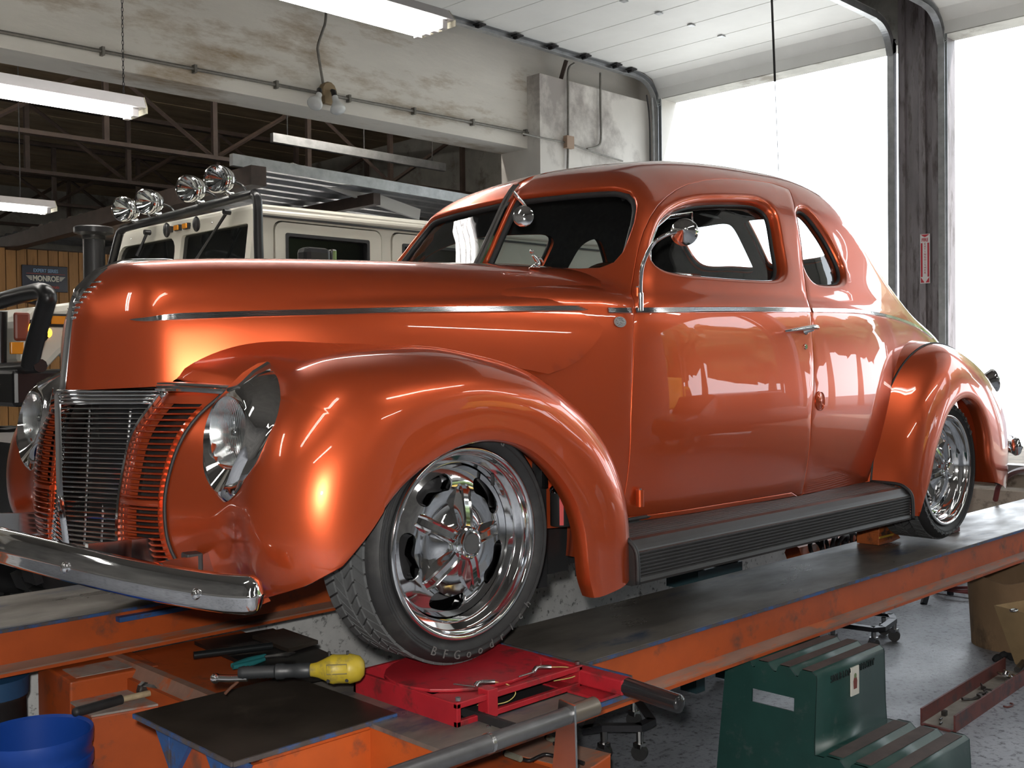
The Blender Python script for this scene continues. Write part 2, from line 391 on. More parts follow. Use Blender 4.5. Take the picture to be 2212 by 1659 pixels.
# hangers, pull rope, conduits
MB().tube([on_y(1545-90, 10, 8.3)*0+np.array([9.3, 8.60, 4.55]), np.array([9.25, 8.40, 4.88])], .03, 4).box((9.22, 8.56, 4.50), (9.38, 8.62, 4.58)).build('track_bracket', STEELB, None, label='short brown angle bracket holding the door track to the white wall', cat='bracket')
rp = at_d(1667, -6, 9.3), at_d(1674, 176, 9.3), at_d(1682, 372, 9.3)
ro = thing('pull_rope', rp[2], 'thin dark pull rope hanging from the rolled up door', 'rope')
MB().tube([rp[0], rp[1]], .011, 6).build('rope', DARKM, ro); MB().tube([rp[1], rp[2]], .003, 5).build('rope_tail', GALV, ro)
cf = thing('wall_conduit', (4, 8.60, 4.2), 'long dark conduit clipped along the concrete beam', 'conduit')
cps = [on_y(px, py, 8.59) for px, py in ((-10, 70), (300, 126), (690, 195), (960, 252), (1140, 290))]
cps = [cps[0], cps[2], cps[4]]; zz = np.polyfit([p[0] for p in cps], [p[2] for p in cps], 1)
line = lambda x: np.array([x, 8.59, zz[0]*x+zz[1]])
MB().tube([line(1.5), line(8.8)], .016, 8).build('pipe', CONDUIT, cf)
for x in np.arange(2.2, 8.8, .82): MB().box((x-.012, 8.565, line(x)[2]-.035), (x+.012, 8.62, line(x)[2]+.035)).build('clip', CONDUIT, cf)
def conduit(label, pix, y, r=.014, boxes=()):
    c = thing('wall_conduit', on_y(*pix[-1], y), label, 'conduit', 'conduits on the wall')
    MB().tube(hermite([on_y(px, py, y) for px, py in pix], 4), r, 8).build('pipe', CONDUIT, c, smooth=60)
    for px, py in boxes:
        q = on_y(px, py, y); MB().box((q[0]-.06, y-.05, q[2]-.07), (q[0]+.06, y+.01, q[2]+.07)).build('junction_box', mat('rusty_box', (.35, .24, .17), .6), c)
    return c
conduit('vertical wall conduit with a tan junction box half way down the pier', [(1240, 137), (1228, 150), (1227, 200), (1227, 310), (1226, 365)], 8.39, boxes=[(1226, 308)])
conduit('vertical wall conduit that curves back to the pier at its foot', [(1297, 157), (1297, 230), (1298, 300), (1290, 316), (1268, 322)], 8.39)
conduit('low conduit running from the beam across the pier', [(1128, 288), (1180, 300), (1226, 309), (1262, 322), (1300, 335), (1345, 348)], 8.385, .011)
jc = thing('jamb_cables', on_y(1405, 330, 8.3), 'bundle of thin cables running down beside the left door jamb', 'cable')
for k, px in enumerate((1403, 1411, 1417)): MB().tube(hermite([on_y(px-6+3*k, 205+6*k, 8.33), on_y(px, 260, 8.33), on_y(px+2, 370, 8.33)], 4), .010+.006*(k == 1), 6).build('cable', GALV if k == 1 else DARKM, jc, smooth=60)
# exterior seen through the doors and mirrored in the paint
LEAF = mat('tree_leaves', (.11, .15, .045), .6, var=.4, var_scale=1.5); BARK = mat('tree_bark', (.18, .13, .09), .85)
def tree(x, y, h, r, label, seed):
    rnd = random.Random(seed); t = thing('yard_tree', (x, y, 0), label, 'tree', 'trees beyond the yard')
    MB().tube([(x, y, 0), (x+.1, y, h*.3), (x, y+.15, h*.55)], [r*.12, r*.09, r*.05], 8).build('trunk', BARK, t)
    cr = MB()
    for k in range(26):
        a, b = rnd.uniform(0, 2*pi), rnd.uniform(-.5, 1); q = r*rnd.uniform(.3, .8); c = (x+q*cos(a), y+q*sin(a), h*.66+r*.55*b)
        rr = r*rnd.uniform(.24, .42); i0 = len(cr.v); cr.ball(c, rr, 9, 6)
        for j in range(i0, len(cr.v)): v = np.array(cr.v[j]); cr.v[j] = tuple(np.array(c)+(v-c)*rnd.uniform(.75, 1.3))
    o = cr.build('crown', LEAF, t); o['kind'] = 'stuff'; return t
TP = [(31, 3.0, 8, 4, 'round tree standing nearest the right bay opening'), (36, 8, 7, 3.6, 'small tree behind the grey bin'), (40, 0, 10, 5, 'tall broad tree beyond the yard, seen through the right bay')]
for k in range(9):
    a = radians(-19-5.2*k); d = 23 if k % 2 else 29; TP.append((3+d*cos(a), 2+d*sin(a), 7.5+1.5*sin(k*1.7)+(1 if k % 2 == 0 else 0), 2.5+(.9 if k % 2 == 0 else 0), 'leafy tree in the row along the side of the yard, mirrored in the coupe door'))
for i, (x, y, h, r, lb) in enumerate(TP):
    t_ = tree(x, y, h, r, lb, i)
# ================================================================== THE CAR
# car frame: x from the front axle towards the tail, y from the centre line (near side negative), z from the runway plates
CARO = np.array([1.65, 2.70, 0.60])
car = thing('coupe', CARO, 'lowered metallic orange two-door coupe with chrome grille and chrome headlights on the runways', 'car', own=True)
def c_y(px, py, y): return on_y(px, py, y+CARO[1])-CARO
def c_x(px, py, x): return on_x(px, py, x+CARO[0])-CARO
def c_z(px, py, z): return on_z(px, py, z+CARO[2])-CARO
CC = CAM-CARO

def smax(a, b, r):
    h = np.maximum(r-np.abs(a-b), 0)/r; return np.maximum(a, b)+h*h*r/4
def sstep(x, a, b):
    t = np.clip((x-a)/(b-a), 0, 1); return t*t*(3-2*t)

B_W = Spl([.3, .6, .72, .8, 1.2, 1.6, 2.0, 2.4, 2.8, 3.2, 3.6, 3.85, 4.0], [.51, .622, .670, .695, .735, .745, .735, .70, .635, .57, .44, .30, .12])
B_V = Spl([.1, .28, .45, .62, .80, .93, 1.02, 1.1, 1.2, 1.3, 1.4, 1.5, 1.6], [.93, .985, 1.03, 1.045, 1.03, 1.0, .955, .905, .85, .80, .745, .685, .60])
B_R = Spl([.3, .6, .80, .84, .87, .92, .98, 1.02, 1.07, 1.15, 1.3, 1.5, 1.75, 2.0, 2.2, 2.35, 2.5, 2.65, 2.8, 3.0, 3.25, 3.5, 3.75, 4.0],
          [1.045, 1.064, 1.078, 1.086, 1.115, 1.195, 1.295, 1.355, 1.405, 1.447, 1.488, 1.519, 1.54, 1.548, 1.53, 1.488, 1.400, 1.240, 1.095, 1.010, .968, .925, .83, .62])
def f_body(P):
    x, a, z = P[..., 0], np.abs(P[..., 1]), P[..., 2]
    w = B_W(x)*B_V(z)-0.010*sstep(z, .958, .985)*sstep(x, .3, .7)*(1-sstep(x, 2.2, 2.8))
    dR = (B_R(x+.004)-B_R(x-.004))/.008
    xs = x-0.03*a
    T = B_R(xs)-(0.17+0.05*(1-sstep(x, .82, 1.0))-.14*sstep(x, 1.9, 2.4))*a*a
    r = 0.05+0.15*sstep(x, .85, 1.25)-.06*sstep(x, 2.0, 2.5)+.08*sstep(x, 2.7, 3.3)
    return smax((z-T)/np.sqrt(1+dR*dR), a-w, r)

H_P = Spl([-.60, -.56, -.54, -.51, -.485, -.46, -.44, -.41, -.37, -.30, -.20, -.10, .15, .45, .60, .757, .95], [-.08, .0, .046, .112, .164, .208, .234, .258, .281, .318, .366, .414, .508, .601, .643, .683, .715])
H_X = Spl([.25, .335, .445, .55, .72, .85, .95, 1.02, 1.06], [.016, .012, 0, -.002, -.003, -.001, .008, .030, .06])
H_T = Spl([-.60, -.555, -.54, -.51, -.47, -.40, -.30, -.15, .15, .5, .8, .95], [.86, .955, .985, 1.008, 1.022, 1.034, 1.044, 1.054, 1.068, 1.083, 1.094, 1.097])
H_V = Spl([.25, .5, .72, .88, .96, 1.04, 1.1], [1.0, 1.02, 1.03, 1.0, .975, .93, .87])
def f_hood(P):
    x, a, z = P[..., 0], np.abs(P[..., 1]), P[..., 2]
    w = H_P(x-H_X(z))*H_V(z)+0.008-0.016*sstep(z-.043*x, .925, .941)*sstep(x, -.25, .15)
    dT = (H_T(x+.004)-H_T(x-.004))/.008; dw = (H_P(x+.004)-H_P(x-.004))/.008
    T = H_T(x)-0.20*a*a+0.008
    return smax((z-T)/np.sqrt(1+dT*dT), (a-w)/np.sqrt(1+dw*dw), 0.17)
def grad(f, P, e=0.003):
    g = np.stack([f(P+np.eye(3)[k]*e)-f(P-np.eye(3)[k]*e) for k in range(3)], -1)
    return g/(np.linalg.norm(g, axis=-1, keepdims=True)+1e-12)
def shoot(f, O, D, t0, t1, n=160, out_to_in=True):
    """first crossing of f = 0 along rays; vectorised march and bisection"""
    O, D = np.broadcast_arrays(np.asarray(O, float), np.asarray(D, float)); ts = np.linspace(t0, t1, n)
    sgn = 1 if out_to_in else -1
    lo = np.full(O.shape[:-1], t0); hi = np.full(O.shape[:-1], t1); done = np.zeros(O.shape[:-1], bool)
    for a, b in zip(ts[:-1], ts[1:]):
        hit = (~done) & (sgn*f(O+D*b) < 0); lo[hit] = a; hi[hit] = b; done |= hit
    for _ in range(30):
        m = (lo+hi)/2; inn = sgn*f(O+D*m[..., None]) < 0; hi = np.where(inn, m, hi); lo = np.where(inn, lo, m)
    return O+D*hi[..., None]
def seen(f, pts):
    """points of surface f that the measured directions reach (car frame)"""
    D = np.array([ray(*p) for p in pts]); D /= np.linalg.norm(D, axis=1, keepdims=True)
    return shoot(f, np.broadcast_to(CC, D.shape), D, 1.4, 6.5, 520)

class BodyMap:
    za, k = 0.72, 0.75
    def to2(s, P): P = np.asarray(P, float); return np.stack([P[..., 0], s.k*np.arctan2(P[..., 2]-s.za, -P[..., 1])], -1)
    def to3(s, q):
        q = np.asarray(q, float); ph = q[..., 1]/s.k
        O = np.stack([q[..., 0], 0*ph, 0*ph+s.za], -1); D = np.stack([0*ph, -np.cos(ph), np.sin(ph)], -1)
        return shoot(f_body, O, D, 0.0, 1.3, 90, out_to_in=False)
class HoodMap:
    d = np.array([-.55, -.62, .56])/np.linalg.norm([-.55, -.62, .56])
    e1 = np.cross([0, 0, 1.0], d)/np.linalg.norm(np.cross([0, 0, 1.0], d)); e2 = np.cross(d, e1)
    def to2(s, P): P = np.asarray(P, float); return np.stack([P@s.e1, P@s.e2], -1)
    def to3(s, q):
        q = np.asarray(q, float); O = q[..., :1]*s.e1+q[..., 1:]*s.e2+s.d*2.2
        return shoot(f_hood, O, -s.d, 0.0, 4.4, 260)
BM, HM = BodyMap(), HoodMap()

def inside(poly, pts):
    x, y = pts[:, 0], pts[:, 1]; c = np.zeros(len(pts), bool); j = len(poly)-1
    for i in range(len(poly)):
        (xi, yi), (xj, yj) = poly[i], poly[j]
        m = ((yi > y) != (yj > y)) & (x < (xj-xi)*(y-yi)/((yj-yi) if yj != yi else 1e-12)+xi); c ^= m; j = i
    return c
def dist_poly(poly, pts):
    d = np.full(len(pts), 9.0)
    for i in range(len(poly)):
        a, b = poly[i-1], poly[i]; ab = b-a; L = ab@ab+1e-12
        t = np.clip(((pts-a)@ab)/L, 0, 1); d = np.minimum(d, np.linalg.norm(pts-(a+t[:, None]*ab), axis=1))
    return d
def resample(poly, step, closed=True):
    P = [np.array(p, float) for p in poly]; out = []
    for i in range(len(P) if closed else len(P)-1):
        a, b = P[i], P[(i+1) % len(P)]; n = max(1, int(round(np.linalg.norm(b-a)/step)))
        out += [a+(b-a)*k/n for k in range(n)]
    if not closed: out.append(P[-1])
    return np.array(out)
def fill(outer, holes, step):
    """triangulate a 2-D region with holes; returns points, triangles and the boundary loops"""
    loops = [np.array(outer)]+[np.array(h) for h in holes]
    lo, hi = loops[0].min(0), loops[0].max(0); g = []
    for j, y in enumerate(np.arange(lo[1], hi[1], step*0.87)):
        for x in np.arange(lo[0]+(step/2 if j % 2 else 0), hi[0], step): g.append((x, y))
    g = np.array(g); ok = inside(loops[0], g)
    for h in loops[1:]: ok &= ~inside(h, g)
    g = g[ok]
    for l in loops: g = g[dist_poly(l, g) > step*0.55]
    pts, edges, idx, b = [], [], [], 0
    for l in loops:
        n = len(l); pts += [tuple(p) for p in l]; edges += [(b+i, b+(i+1) % n) for i in range(n)]; idx.append(list(range(b, b+n))); b += n
    pts += [tuple(p) for p in g]
    v, e, fcs, ov, oe, of = delaunay_2d_cdt([Vector(p) for p in pts], edges, [], 0, 1e-7)
    V = np.array([tuple(p) for p in v]); inv = {}
    for k, l in enumerate(ov):
        for q in l: inv[q] = k
    T = np.array([t for t in fcs if len(t) == 3]); cen = V[T].mean(1); ok = inside(loops[0], cen)
    for h in loops[1:]: ok &= ~inside(h, cen)
    return V, T[ok], [[inv[i] for i in l] for l in idx]
def ccw(poly):
    p = np.array(poly); q = np.roll(p, -1, 0); return p if (p[:, 0]*q[:, 1]-q[:, 0]*p[:, 1]).sum() > 0 else p[::-1]
def offset_loop(P, N, dist):
    """move a closed 3-D loop within its surface, away from its inside by dist (loop runs counter-clockwise seen from outside)"""
    T = np.roll(P, -1, 0)-np.roll(P, 1, 0); T /= np.linalg.norm(T, axis=1, keepdims=True)+1e-12
    return P+np.cross(T, N)*dist
def panel(f, M, outer, holes=(), step=0.03, edge=None, hole_edges=None, inset=0.0, mb=None, mirror=False, weld=False):
    """sheet-metal panel on the surface f: outer and holes are 3-D loops; edge = (round radius, depth) folded in at the rim"""
    mb = mb or MB()
    o2 = ccw(M.to2(np.array(outer))); h2 = [ccw(M.to2(np.array(h))) for h in holes]
    if hole_edges:
        hh = []
        for q, (r, d) in zip(h2, hole_edges):
            P = M.to3(q); N = grad(f, P); hh.append(M.to2(offset_loop(P, N, r)))
        h2 = hh
    V2, T, loops = fill(o2, h2, step)
    P = M.to3(V2)
    if inset: P = P-grad(f, P)*inset
    n3 = np.cross(P[T[:, 1]]-P[T[:, 0]], P[T[:, 2]]-P[T[:, 0]]); g = grad(f, P[T].mean(1))
    T = np.where((np.einsum('ij,ij->i', n3, g) < 0)[:, None], T[:, ::-1], T)
    V = list(P); Fc = [tuple(t) for t in T]
    def fold(loop, r, d, sgn):
        L = np.array(loop); p = P[L]; N = grad(f, p); t = np.roll(p, -1, 0)-np.roll(p, 1, 0); t /= np.linalg.norm(t, axis=1, keepdims=True)+1e-12
        b = np.cross(t, N)*sgn; prev = list(L); k = 6 if r > .012 else 3
        rings = [p+b*r*sin(a)-N*r*(1-cos(a)) for a in [pi/2*(i+1)/k for i in range(k)]]
        if d > 0: rings.append(rings[-1]-N*d)
        for R in rings:
            base = len(V); V.extend(R); m = len(L)
            for i in range(m):
                j = (i+1) % m; q = (prev[i], prev[j], base+j, base+i); Fc.append(q if sgn > 0 else q[::-1])
            prev = list(range(base, base+m))
    if edge: fold(loops[0], edge[0], edge[1], 1)
    if hole_edges:
        for l, (r, d) in zip(loops[1:], hole_edges): fold(l, r, d, -1)
    mb.add(V, Fc)
    if mirror: mb.add([(p[0], -p[1], p[2]) for p in V], [q[::-1] for q in Fc])
    return mb
def mirror_mb(mb):
    m = MB(); m.v = [(x, -y, z) for x, y, z in mb.v]; m.f = [q[::-1] for q in mb.f]; m.m = list(mb.m); return m
def weld(o, d=0.0006):
    bm = bmesh.new(); bm.from_mesh(o.data); bmesh.ops.remove_doubles(bm, verts=bm.verts, dist=d); bm.to_mesh(o.data); bm.free()
    o.data.polygons.foreach_set('use_smooth', [True]*len(o.data.polygons))
    return o

# ---- materials of the car
def paint_mat():
    m = bpy.data.materials.new('orange_metallic_paint'); m.use_nodes = True; N, L = m.node_tree.nodes, m.node_tree.links
    b = N['Principled BSDF']; b.inputs['Base Color'].default_value = (.62, .093, .025, 1); b.inputs['Metallic'].default_value = .72
    b.inputs['Roughness'].default_value = .33; b.inputs['Coat Weight'].default_value = 1.0; b.inputs['Coat Roughness'].default_value = .012
    b.inputs['Coat IOR'].default_value = 1.55
    return m
PAINT = paint_mat()
CHROME = mat('chrome', (.88, .89, .90), .06, 1.0)
CHROME_SOFT = mat('brushed_chrome', (.62, .63, .64), .16, 1.0)
ALLOY = mat('polished_alloy', (.80, .81, .82), .07, 1.0)
RUBBER = mat('black_rubber', (.022, .022, .023), .55, var=.25, var_scale=30)
TIRE = mat('tyre_rubber', (.017, .017, .018), .6, var=.2, var_scale=40, dirt=(.035, .034, .033), dirt_amt=.3, dirt_scale=9)
TREAD = mat('tread_rubber', (.095, .098, .10), .75, var=.2, var_scale=25)
BLACK = mat('black_inside', (.012, .012, .013), .6)
SEATM = mat('charcoal_upholstery', (.035, .033, .033), .7, var=.3, var_scale=40, bump=.3, bump_scale=300)
GLASS = glass_mat('tinted_glass', (.80, .83, .83))
WGLASS = glass_mat('windshield_glass', (.62, .65, .65), .8)

# ---- outlines measured on the photograph, carried onto the body surface
DOOR_PX = [(1366, 634), (1369, 608), (1375, 570), (1382, 536), (1393, 500), (1407, 470), (1423, 446), (1442, 427), (1463, 411), (1486, 400), (1527, 390), (1571, 387), (1619, 390), (1666, 396), (1704, 409),
           (1717, 457), (1730, 532), (1741, 631), (1750, 672), (1753, 726), (1757, 790), (1757, 830), (1751, 900), (1746, 982), (1739, 1030), (1731, 1074)]
d_top = seen(f_body, DOOR_PX)
fx = seen(f_body, [(1370, 690), (1369, 780), (1366, 850), (1364, 900)])
xf = fx[-1][0]
d_front = np.array([[xf-.012*(k/6)**2, -(B_W(np.array(xf))*B_V(np.array(z))), z] for k, z in enumerate(np.linspace(fx[-1][2]-.07, .318, 6))])
d_bot = np.array([[x, -(B_W(np.array(x))*B_V(np.array(.318))), .318] for x in np.linspace(xf+.08, d_top[-1][0]-.07, 14)])
DOOR = np.vstack([d_top, d_bot[::-1], d_front[::-1], fx[::-1]])
DWIN_PX = [(1411, 551), (1410, 532), (1418, 503), (1432, 475), (1450, 456), (1470, 443), (1495, 434), (1530, 429), (1571, 428), (1619, 429), (1648, 435), (1668, 450), (1680, 482), (1688, 532), (1694, 572), (1690, 592), (1672, 600), (1640, 600), (1600, 598), (1527, 592), (1455, 583), (1427, 573), (1415, 563)]
DWIN = curve(seen(f_body, DWIN_PX), 90, closed=True)
QWIN_PX = [(1725, 462), (1726, 480), (1730, 510), (1736, 552), (1744, 584), (1754, 601), (1771, 610), (1795, 612), (1815, 609), (1824, 596), (1820, 572), (1808, 545), (1792, 515), (1772, 485), (1752, 460), (1738, 450), (1729, 452)]
QWIN = curve(seen(f_body, QWIN_PX), 70, closed=True)
WS_PX = [(1104, 427), (1150, 421), (1200, 415), (1255, 409), (1311, 405), (1340, 406), (1361, 411), (1374, 424), (1377, 440), (1371, 476), (1360, 506), (1344, 542), (1324, 564), (1295, 575), (1250, 577), (1203, 576)]
ws = seen(f_body, WS_PX)
ws_in = np.array([[B, -.022, 0] for B in np.linspace(.872, 1.052, 8)]); ws_in[:, 2] = BM.to3(BM.to2(np.array([[x, -.022, 1.6] for x in ws_in[:, 0]])))[:, 2]
ws_low = np.array([[x, y, 0] for x, y in zip(np.linspace(ws[-1][0], .872, 7)[1:-1], np.linspace(ws[-1][1], -.022, 7)[1:-1])])
ws_low = BM.to3(np.stack([ws_low[:, 0], .75*np.arctan2(1.1-.72, -ws_low[:, 1])], -1))
WSH = resample(np.vstack([ws, ws_low, ws_in]), .03)

def on_roof(x, y):
    P = np.array([[x, y, 1.9]]); return shoot(f_body, P, np.array([[0, 0, -1.0]]), 0, 1.2, 300)[0]
RWIN = curve([on_roof(x, y) for x, y in ((2.47, -.04), (2.465, -.15), (2.47, -.27), (2.49, -.335), (2.54, -.36), (2.60, -.36), (2.65, -.335), (2.665, -.25), (2.67, -.14), (2.67, -.04), (2.64, -.03), (2.57, -.03), (2.50, -.03))], 60, closed=True)

# ---- body shell
xb = np.linspace(.42, 3.98, 60)
low = np.stack([xb, -(B_W(xb)*B_V(np.full_like(xb, .30))), np.full_like(xb, .30)], -1)
BODY_OUT = np.vstack([low, BM.to3(np.stack([np.full(18, 3.98), .75*np.linspace(np.arctan2(.30-.72, -low[-1][1]), pi/2, 20)[1:-1]], -1)),
                      [[x, -1e-4, 0] for x in xb[::-1]], BM.to3(np.stack([np.full(22, .42), .75*np.linspace(pi/2, np.arctan2(.30-.72, -low[0][1]), 24)[1:-1]], -1))])
k = len(low)+18; cl = BODY_OUT[k:k+60]; cl[:, 2] = BM.to3(np.stack([cl[:, 0], np.full(60, .75*pi/2)], -1))[:, 2]; BODY_OUT[k:k+60] = cl
DOOR_R = resample(DOOR, .03)
N = grad(f_body, DOOR_R); DOOR_GAP = offset_loop(BM.to3(ccw(BM.to2(DOOR_R))), grad(f_body, BM.to3(ccw(BM.to2(DOOR_R)))), .0035)
shell = panel(f_body, BM, BODY_OUT, [DOOR_GAP, QWIN, WSH, RWIN], .028, hole_edges=[(.003, .012), (.022, .022), (.010, .018), (.008, .018)], mirror=True)
body = weld(shell.build('body_shell', PAINT, car)); body['label'] = 'orange body shell with roof, cowl and rear quarters'
dm = panel(f_body, BM, DOOR_R, [DWIN], .028, edge=(.003, .012), hole_edges=[(.024, .026)])
door = weld(dm.build('door', PAINT, car)); door_far = weld(mirror_mb(dm).build('door', PAINT, car))
cap = BODY_OUT[len(low):len(low)+18]
MB().grid([[(p[0]+dx, p[1]*s, .30+(p[2]-.30)*s) for p in list(cap)+[(q[0], -q[1], q[2]) for q in cap[::-1]]] for dx, s in ((0, 1), (.03, .75), (.04, .02))]).build('tail_panel', PAINT, car, smooth=60)
# lining, glass, seals
def lining():
    xs = (.86, 3.3); m = (xb > xs[0]) & (xb < xs[1]); out = []
    zz = .34
    xq = np.linspace(.90, 3.25, 40); l = np.stack([xq, -(B_W(xq)*B_V(np.full_like(xq, zz))), np.full_like(xq, zz)], -1)
    a0, a1 = np.arctan2(zz-.72, -l[-1][1]), np.arctan2(zz-.72, -l[0][1])
    r = BM.to3(np.stack([np.full(18, 3.25), .75*np.linspace(a0, pi/2, 20)[1:-1]], -1)); c = BM.to3(np.stack([xq[::-1], np.full(40, .75*pi/2-1e-4)], -1))
    fr = BM.to3(np.stack([np.full(22, .90), .75*np.linspace(pi/2, a1, 24)[1:-1]], -1))
    return panel(f_body, BM, np.vstack([l, r, c, fr]), [DWIN, QWIN, RWIN], .05, inset=.050, mirror=True)
def drop_windshield(mb):
    """open the lining where the windshield is"""
    V = np.array(mb.v); c = np.array([V[list(q)].mean(0) for q in mb.f]); k = ~((c[:, 0] < 1.10) & (c[:, 2] > 1.02))
    mb.f = [q for q, ok in zip(mb.f, k) if ok]; mb.m = [0]*len(mb.f); return mb
weld(drop_windshield(lining()).build('interior_lining', SEATM, car), .002)
def pane(loop, depth, name, m, parent, seal=.007, sm=RUBBER, grow=.004):
    P = BM.to3(ccw(BM.to2(np.array(loop)))); Nn = grad(f_body, P)
    g = panel(f_body, BM, P, (), .05, inset=depth)
    o = weld(g.build(name, m, parent)); e = P-Nn*(depth-.004)
    s = MB().tube(list(e), seal, 6, closed=True).build('window_seal', sm, parent, smooth=180)
    return o
for loop, par in ((DWIN, door), (QWIN, body), (WSH, body), (RWIN, body)):
    pane(loop, .030 if par is body else .044, 'windshield_pane' if loop is WSH else 'window_glass', WGLASS if loop is WSH else GLASS, par, seal=.0125 if loop is WSH else .008)
    g = panel(f_body, BM, loop, (), .05, inset=.030 if par is body else .044)
    weld(mirror_mb(g).build('windshield_pane' if loop is WSH else 'window_glass', WGLASS if loop is WSH else GLASS, door_far if par is door else body))
    P = BM.to3(ccw(BM.to2(np.array(loop)))); e = (P-grad(f_body, P)*.026)*[1, -1, 1]
    MB().tube(list(e), .0125 if loop is WSH else .008, 6, closed=True).build('window_seal', RUBBER, door_far if par is door else body, smooth=180)
# windshield divider: two bright strips with a dark one between
e = np.array([[x, 0, BM.to3(np.array([x, .75*pi/2-1e-4]))[2]] for x in np.linspace(.862, 1.06, 10)])
MB().tube([p+[-.004, 0, .004] for p in e], 1, prof=[(.017, -.004), (.017, .005), (.011, .009), (.006, .004), (-.006, .004), (-.011, .009), (-.017, .005), (-.017, -.004)], up=(-.85, 0, .5)).build('windshield_divider', CHROME, car, smooth=40)

# ---- hood
yc = 1e-4
HJ_PX = [(361, 835), (375, 822), (411, 800), (440, 784), (475, 771), (520, 759), (570, 751), (640, 745), (700, 742), (780, 739), (870, 738), (930, 740), (1000, 750)]
hj = seen(f_hood, HJ_PX); hj = hj-np.array([0, 0, .03])*np.clip((np.arange(len(hj))-3)/4, 0, 1)[:, None]
HR_PX = [(1297, 606), (1299, 620), (1304, 642), (1308, 674), (1307, 700), (1297, 726), (1278, 752), (1251, 778), (1220, 796), (1185, 808)]
hr = seen(f_hood, HR_PX)
nose_z = np.linspace(.712, .90, 14)
def prow(z): return shoot(f_hood, np.array([-.9, -yc, z]), np.array([1.0, 0, 0]), 0, .6, 200)
prow_pts = np.array([prow(z) for z in nose_z])
hx = np.concatenate([np.linspace(-.535, -.40, 9), np.linspace(-.36, .80, 24)])
top_pts = np.array([shoot(f_hood, np.array([x, -yc, 1.3]), np.array([0, 0, -1.0]), 0, .6, 200) for x in hx])
arc_pts = np.array([shoot(f_hood, np.array([-.40, -yc, .90]), np.array([-cos(a), 0, sin(a)]), 0, .4, 120, False) for a in np.radians(np.linspace(2, 42, 10))])
top_rear = np.array([shoot(f_hood, np.array([.80+(hr[0][0]-.80)*t, -.0001+(hr[0][1]+.012)*t, 1.3]), np.array([0, 0, -1.0]), 0, .7, 200) for t in np.linspace(0, 1, 14)[:-1]])
top_pts = top_pts[top_pts[:, 0] > arc_pts[-1][0]+.01]
top_pts = top_pts[top_pts[:, 0] < .785]
hoodlow = np.array([[x, y, z] for x, y, z in np.linspace(prow_pts[0], hj[0], 12)[1:-1]])
hl2 = HM.to2(hoodlow)
hoodlow = np.array([shoot(f_hood, np.array([-.9, -w, .712+.010*(w/.25)]), np.array([1.0, 0, 0]), 0, .9, 300) for w in np.linspace(0.02, -hj[0][1]-.015, 12)])
rear_low = hr[-1]+(np.array([hj[-1][0], hj[-1][1], hj[-1][2]])-hr[-1])*np.linspace(0, 1, 8)[1:-1, None]
rl2 = HM.to3(HM.to2(rear_low))
HOOD = np.vstack([prow_pts[::-1], hoodlow, hj, rl2[::-1], hr[::-1], top_rear[::-1], top_pts[::-1], arc_pts[::-1]])
HOOD = HM.to3(resample(HM.to2(HOOD), .016))
hm = panel(f_hood, HM, HOOD, (), .0145, mirror=True)
V = np.array(hm.v); V[np.abs(V[:, 1]) < 6e-4, 1] = 0; hm.v = [tuple(p) for p in V]
hood = weld(hm.build('hood', PAINT, car), .0012)
# ---- front fenders: sections in planes through the wheel axis
WX, WZ = .07, .345
RC = Spl([-14, -6, 4, 12, 20, 30, 40, 48, 60, 74, 90, 105, 118, 130, 140, 155, 167, 178, 190, 206], [.440, .468, .495, .512, .524, .533, .542, .549, .522, .487, .474, .476, .496, .520, .545, .595, .630, .648, .655, .655])
RL = Spl([-14, -13, -10, -6, -2, 4, 13.4, 23.6, 34.7, 52.7, 67, 86, 105, 125, 144.5, 164.6, 183, 199, 206], [.515, .505, .458, .425, .402, .370, .331, .307, .285, .258, .247, .243, .247, .260, .279, .312, .351, .395, .432])
E2Z = [.707, .667, .60, .535, .467, .42, .345, .27]
E2 = Spl(E2Z[::-1], np.array([(-.358, -.44), (-.402, -.42), (-.448, -.40), (-.468, -.385), (-.479, -.377), (-.480, -.377), (-.470, -.386), (-.430, -.40)])[::-1])
E1 = Spl([.25, .335, .40, .467, .535, .62, .68, .722], np.array([(-.500, -.215), (-.508, -.195), (-.504, -.185), (-.497, -.186), (-.486, -.190), (-.466, -.207), (-.432, -.232), (-.407, -.25)]))
_e2 = []
for z in np.linspace(.707, .27, 30):
    x, y = E2(z); _e2.append((np.degrees(np.arctan2(z-WZ, WX-x)), y, np.hypot(WX-x, z-WZ)))
_e2 = np.array(_e2[::-1])
RO = Spl([-14, -6, 4, 12, 20, 30, 40, 48, 60, 206], [.468, .492, .514, .527, .537, .544, .547, .549, .522, .50])
R0 = Spl([36, 42, 48, 57, 66, 74, 90, 120, 150, 206], [.625, .632, .622, .596, .560, .526, .494, .516, .60, .675])
def ff_point(th, y, r):
    a = np.radians(th); return np.array([WX-r*cos(a), y, WZ+r*sin(a)])
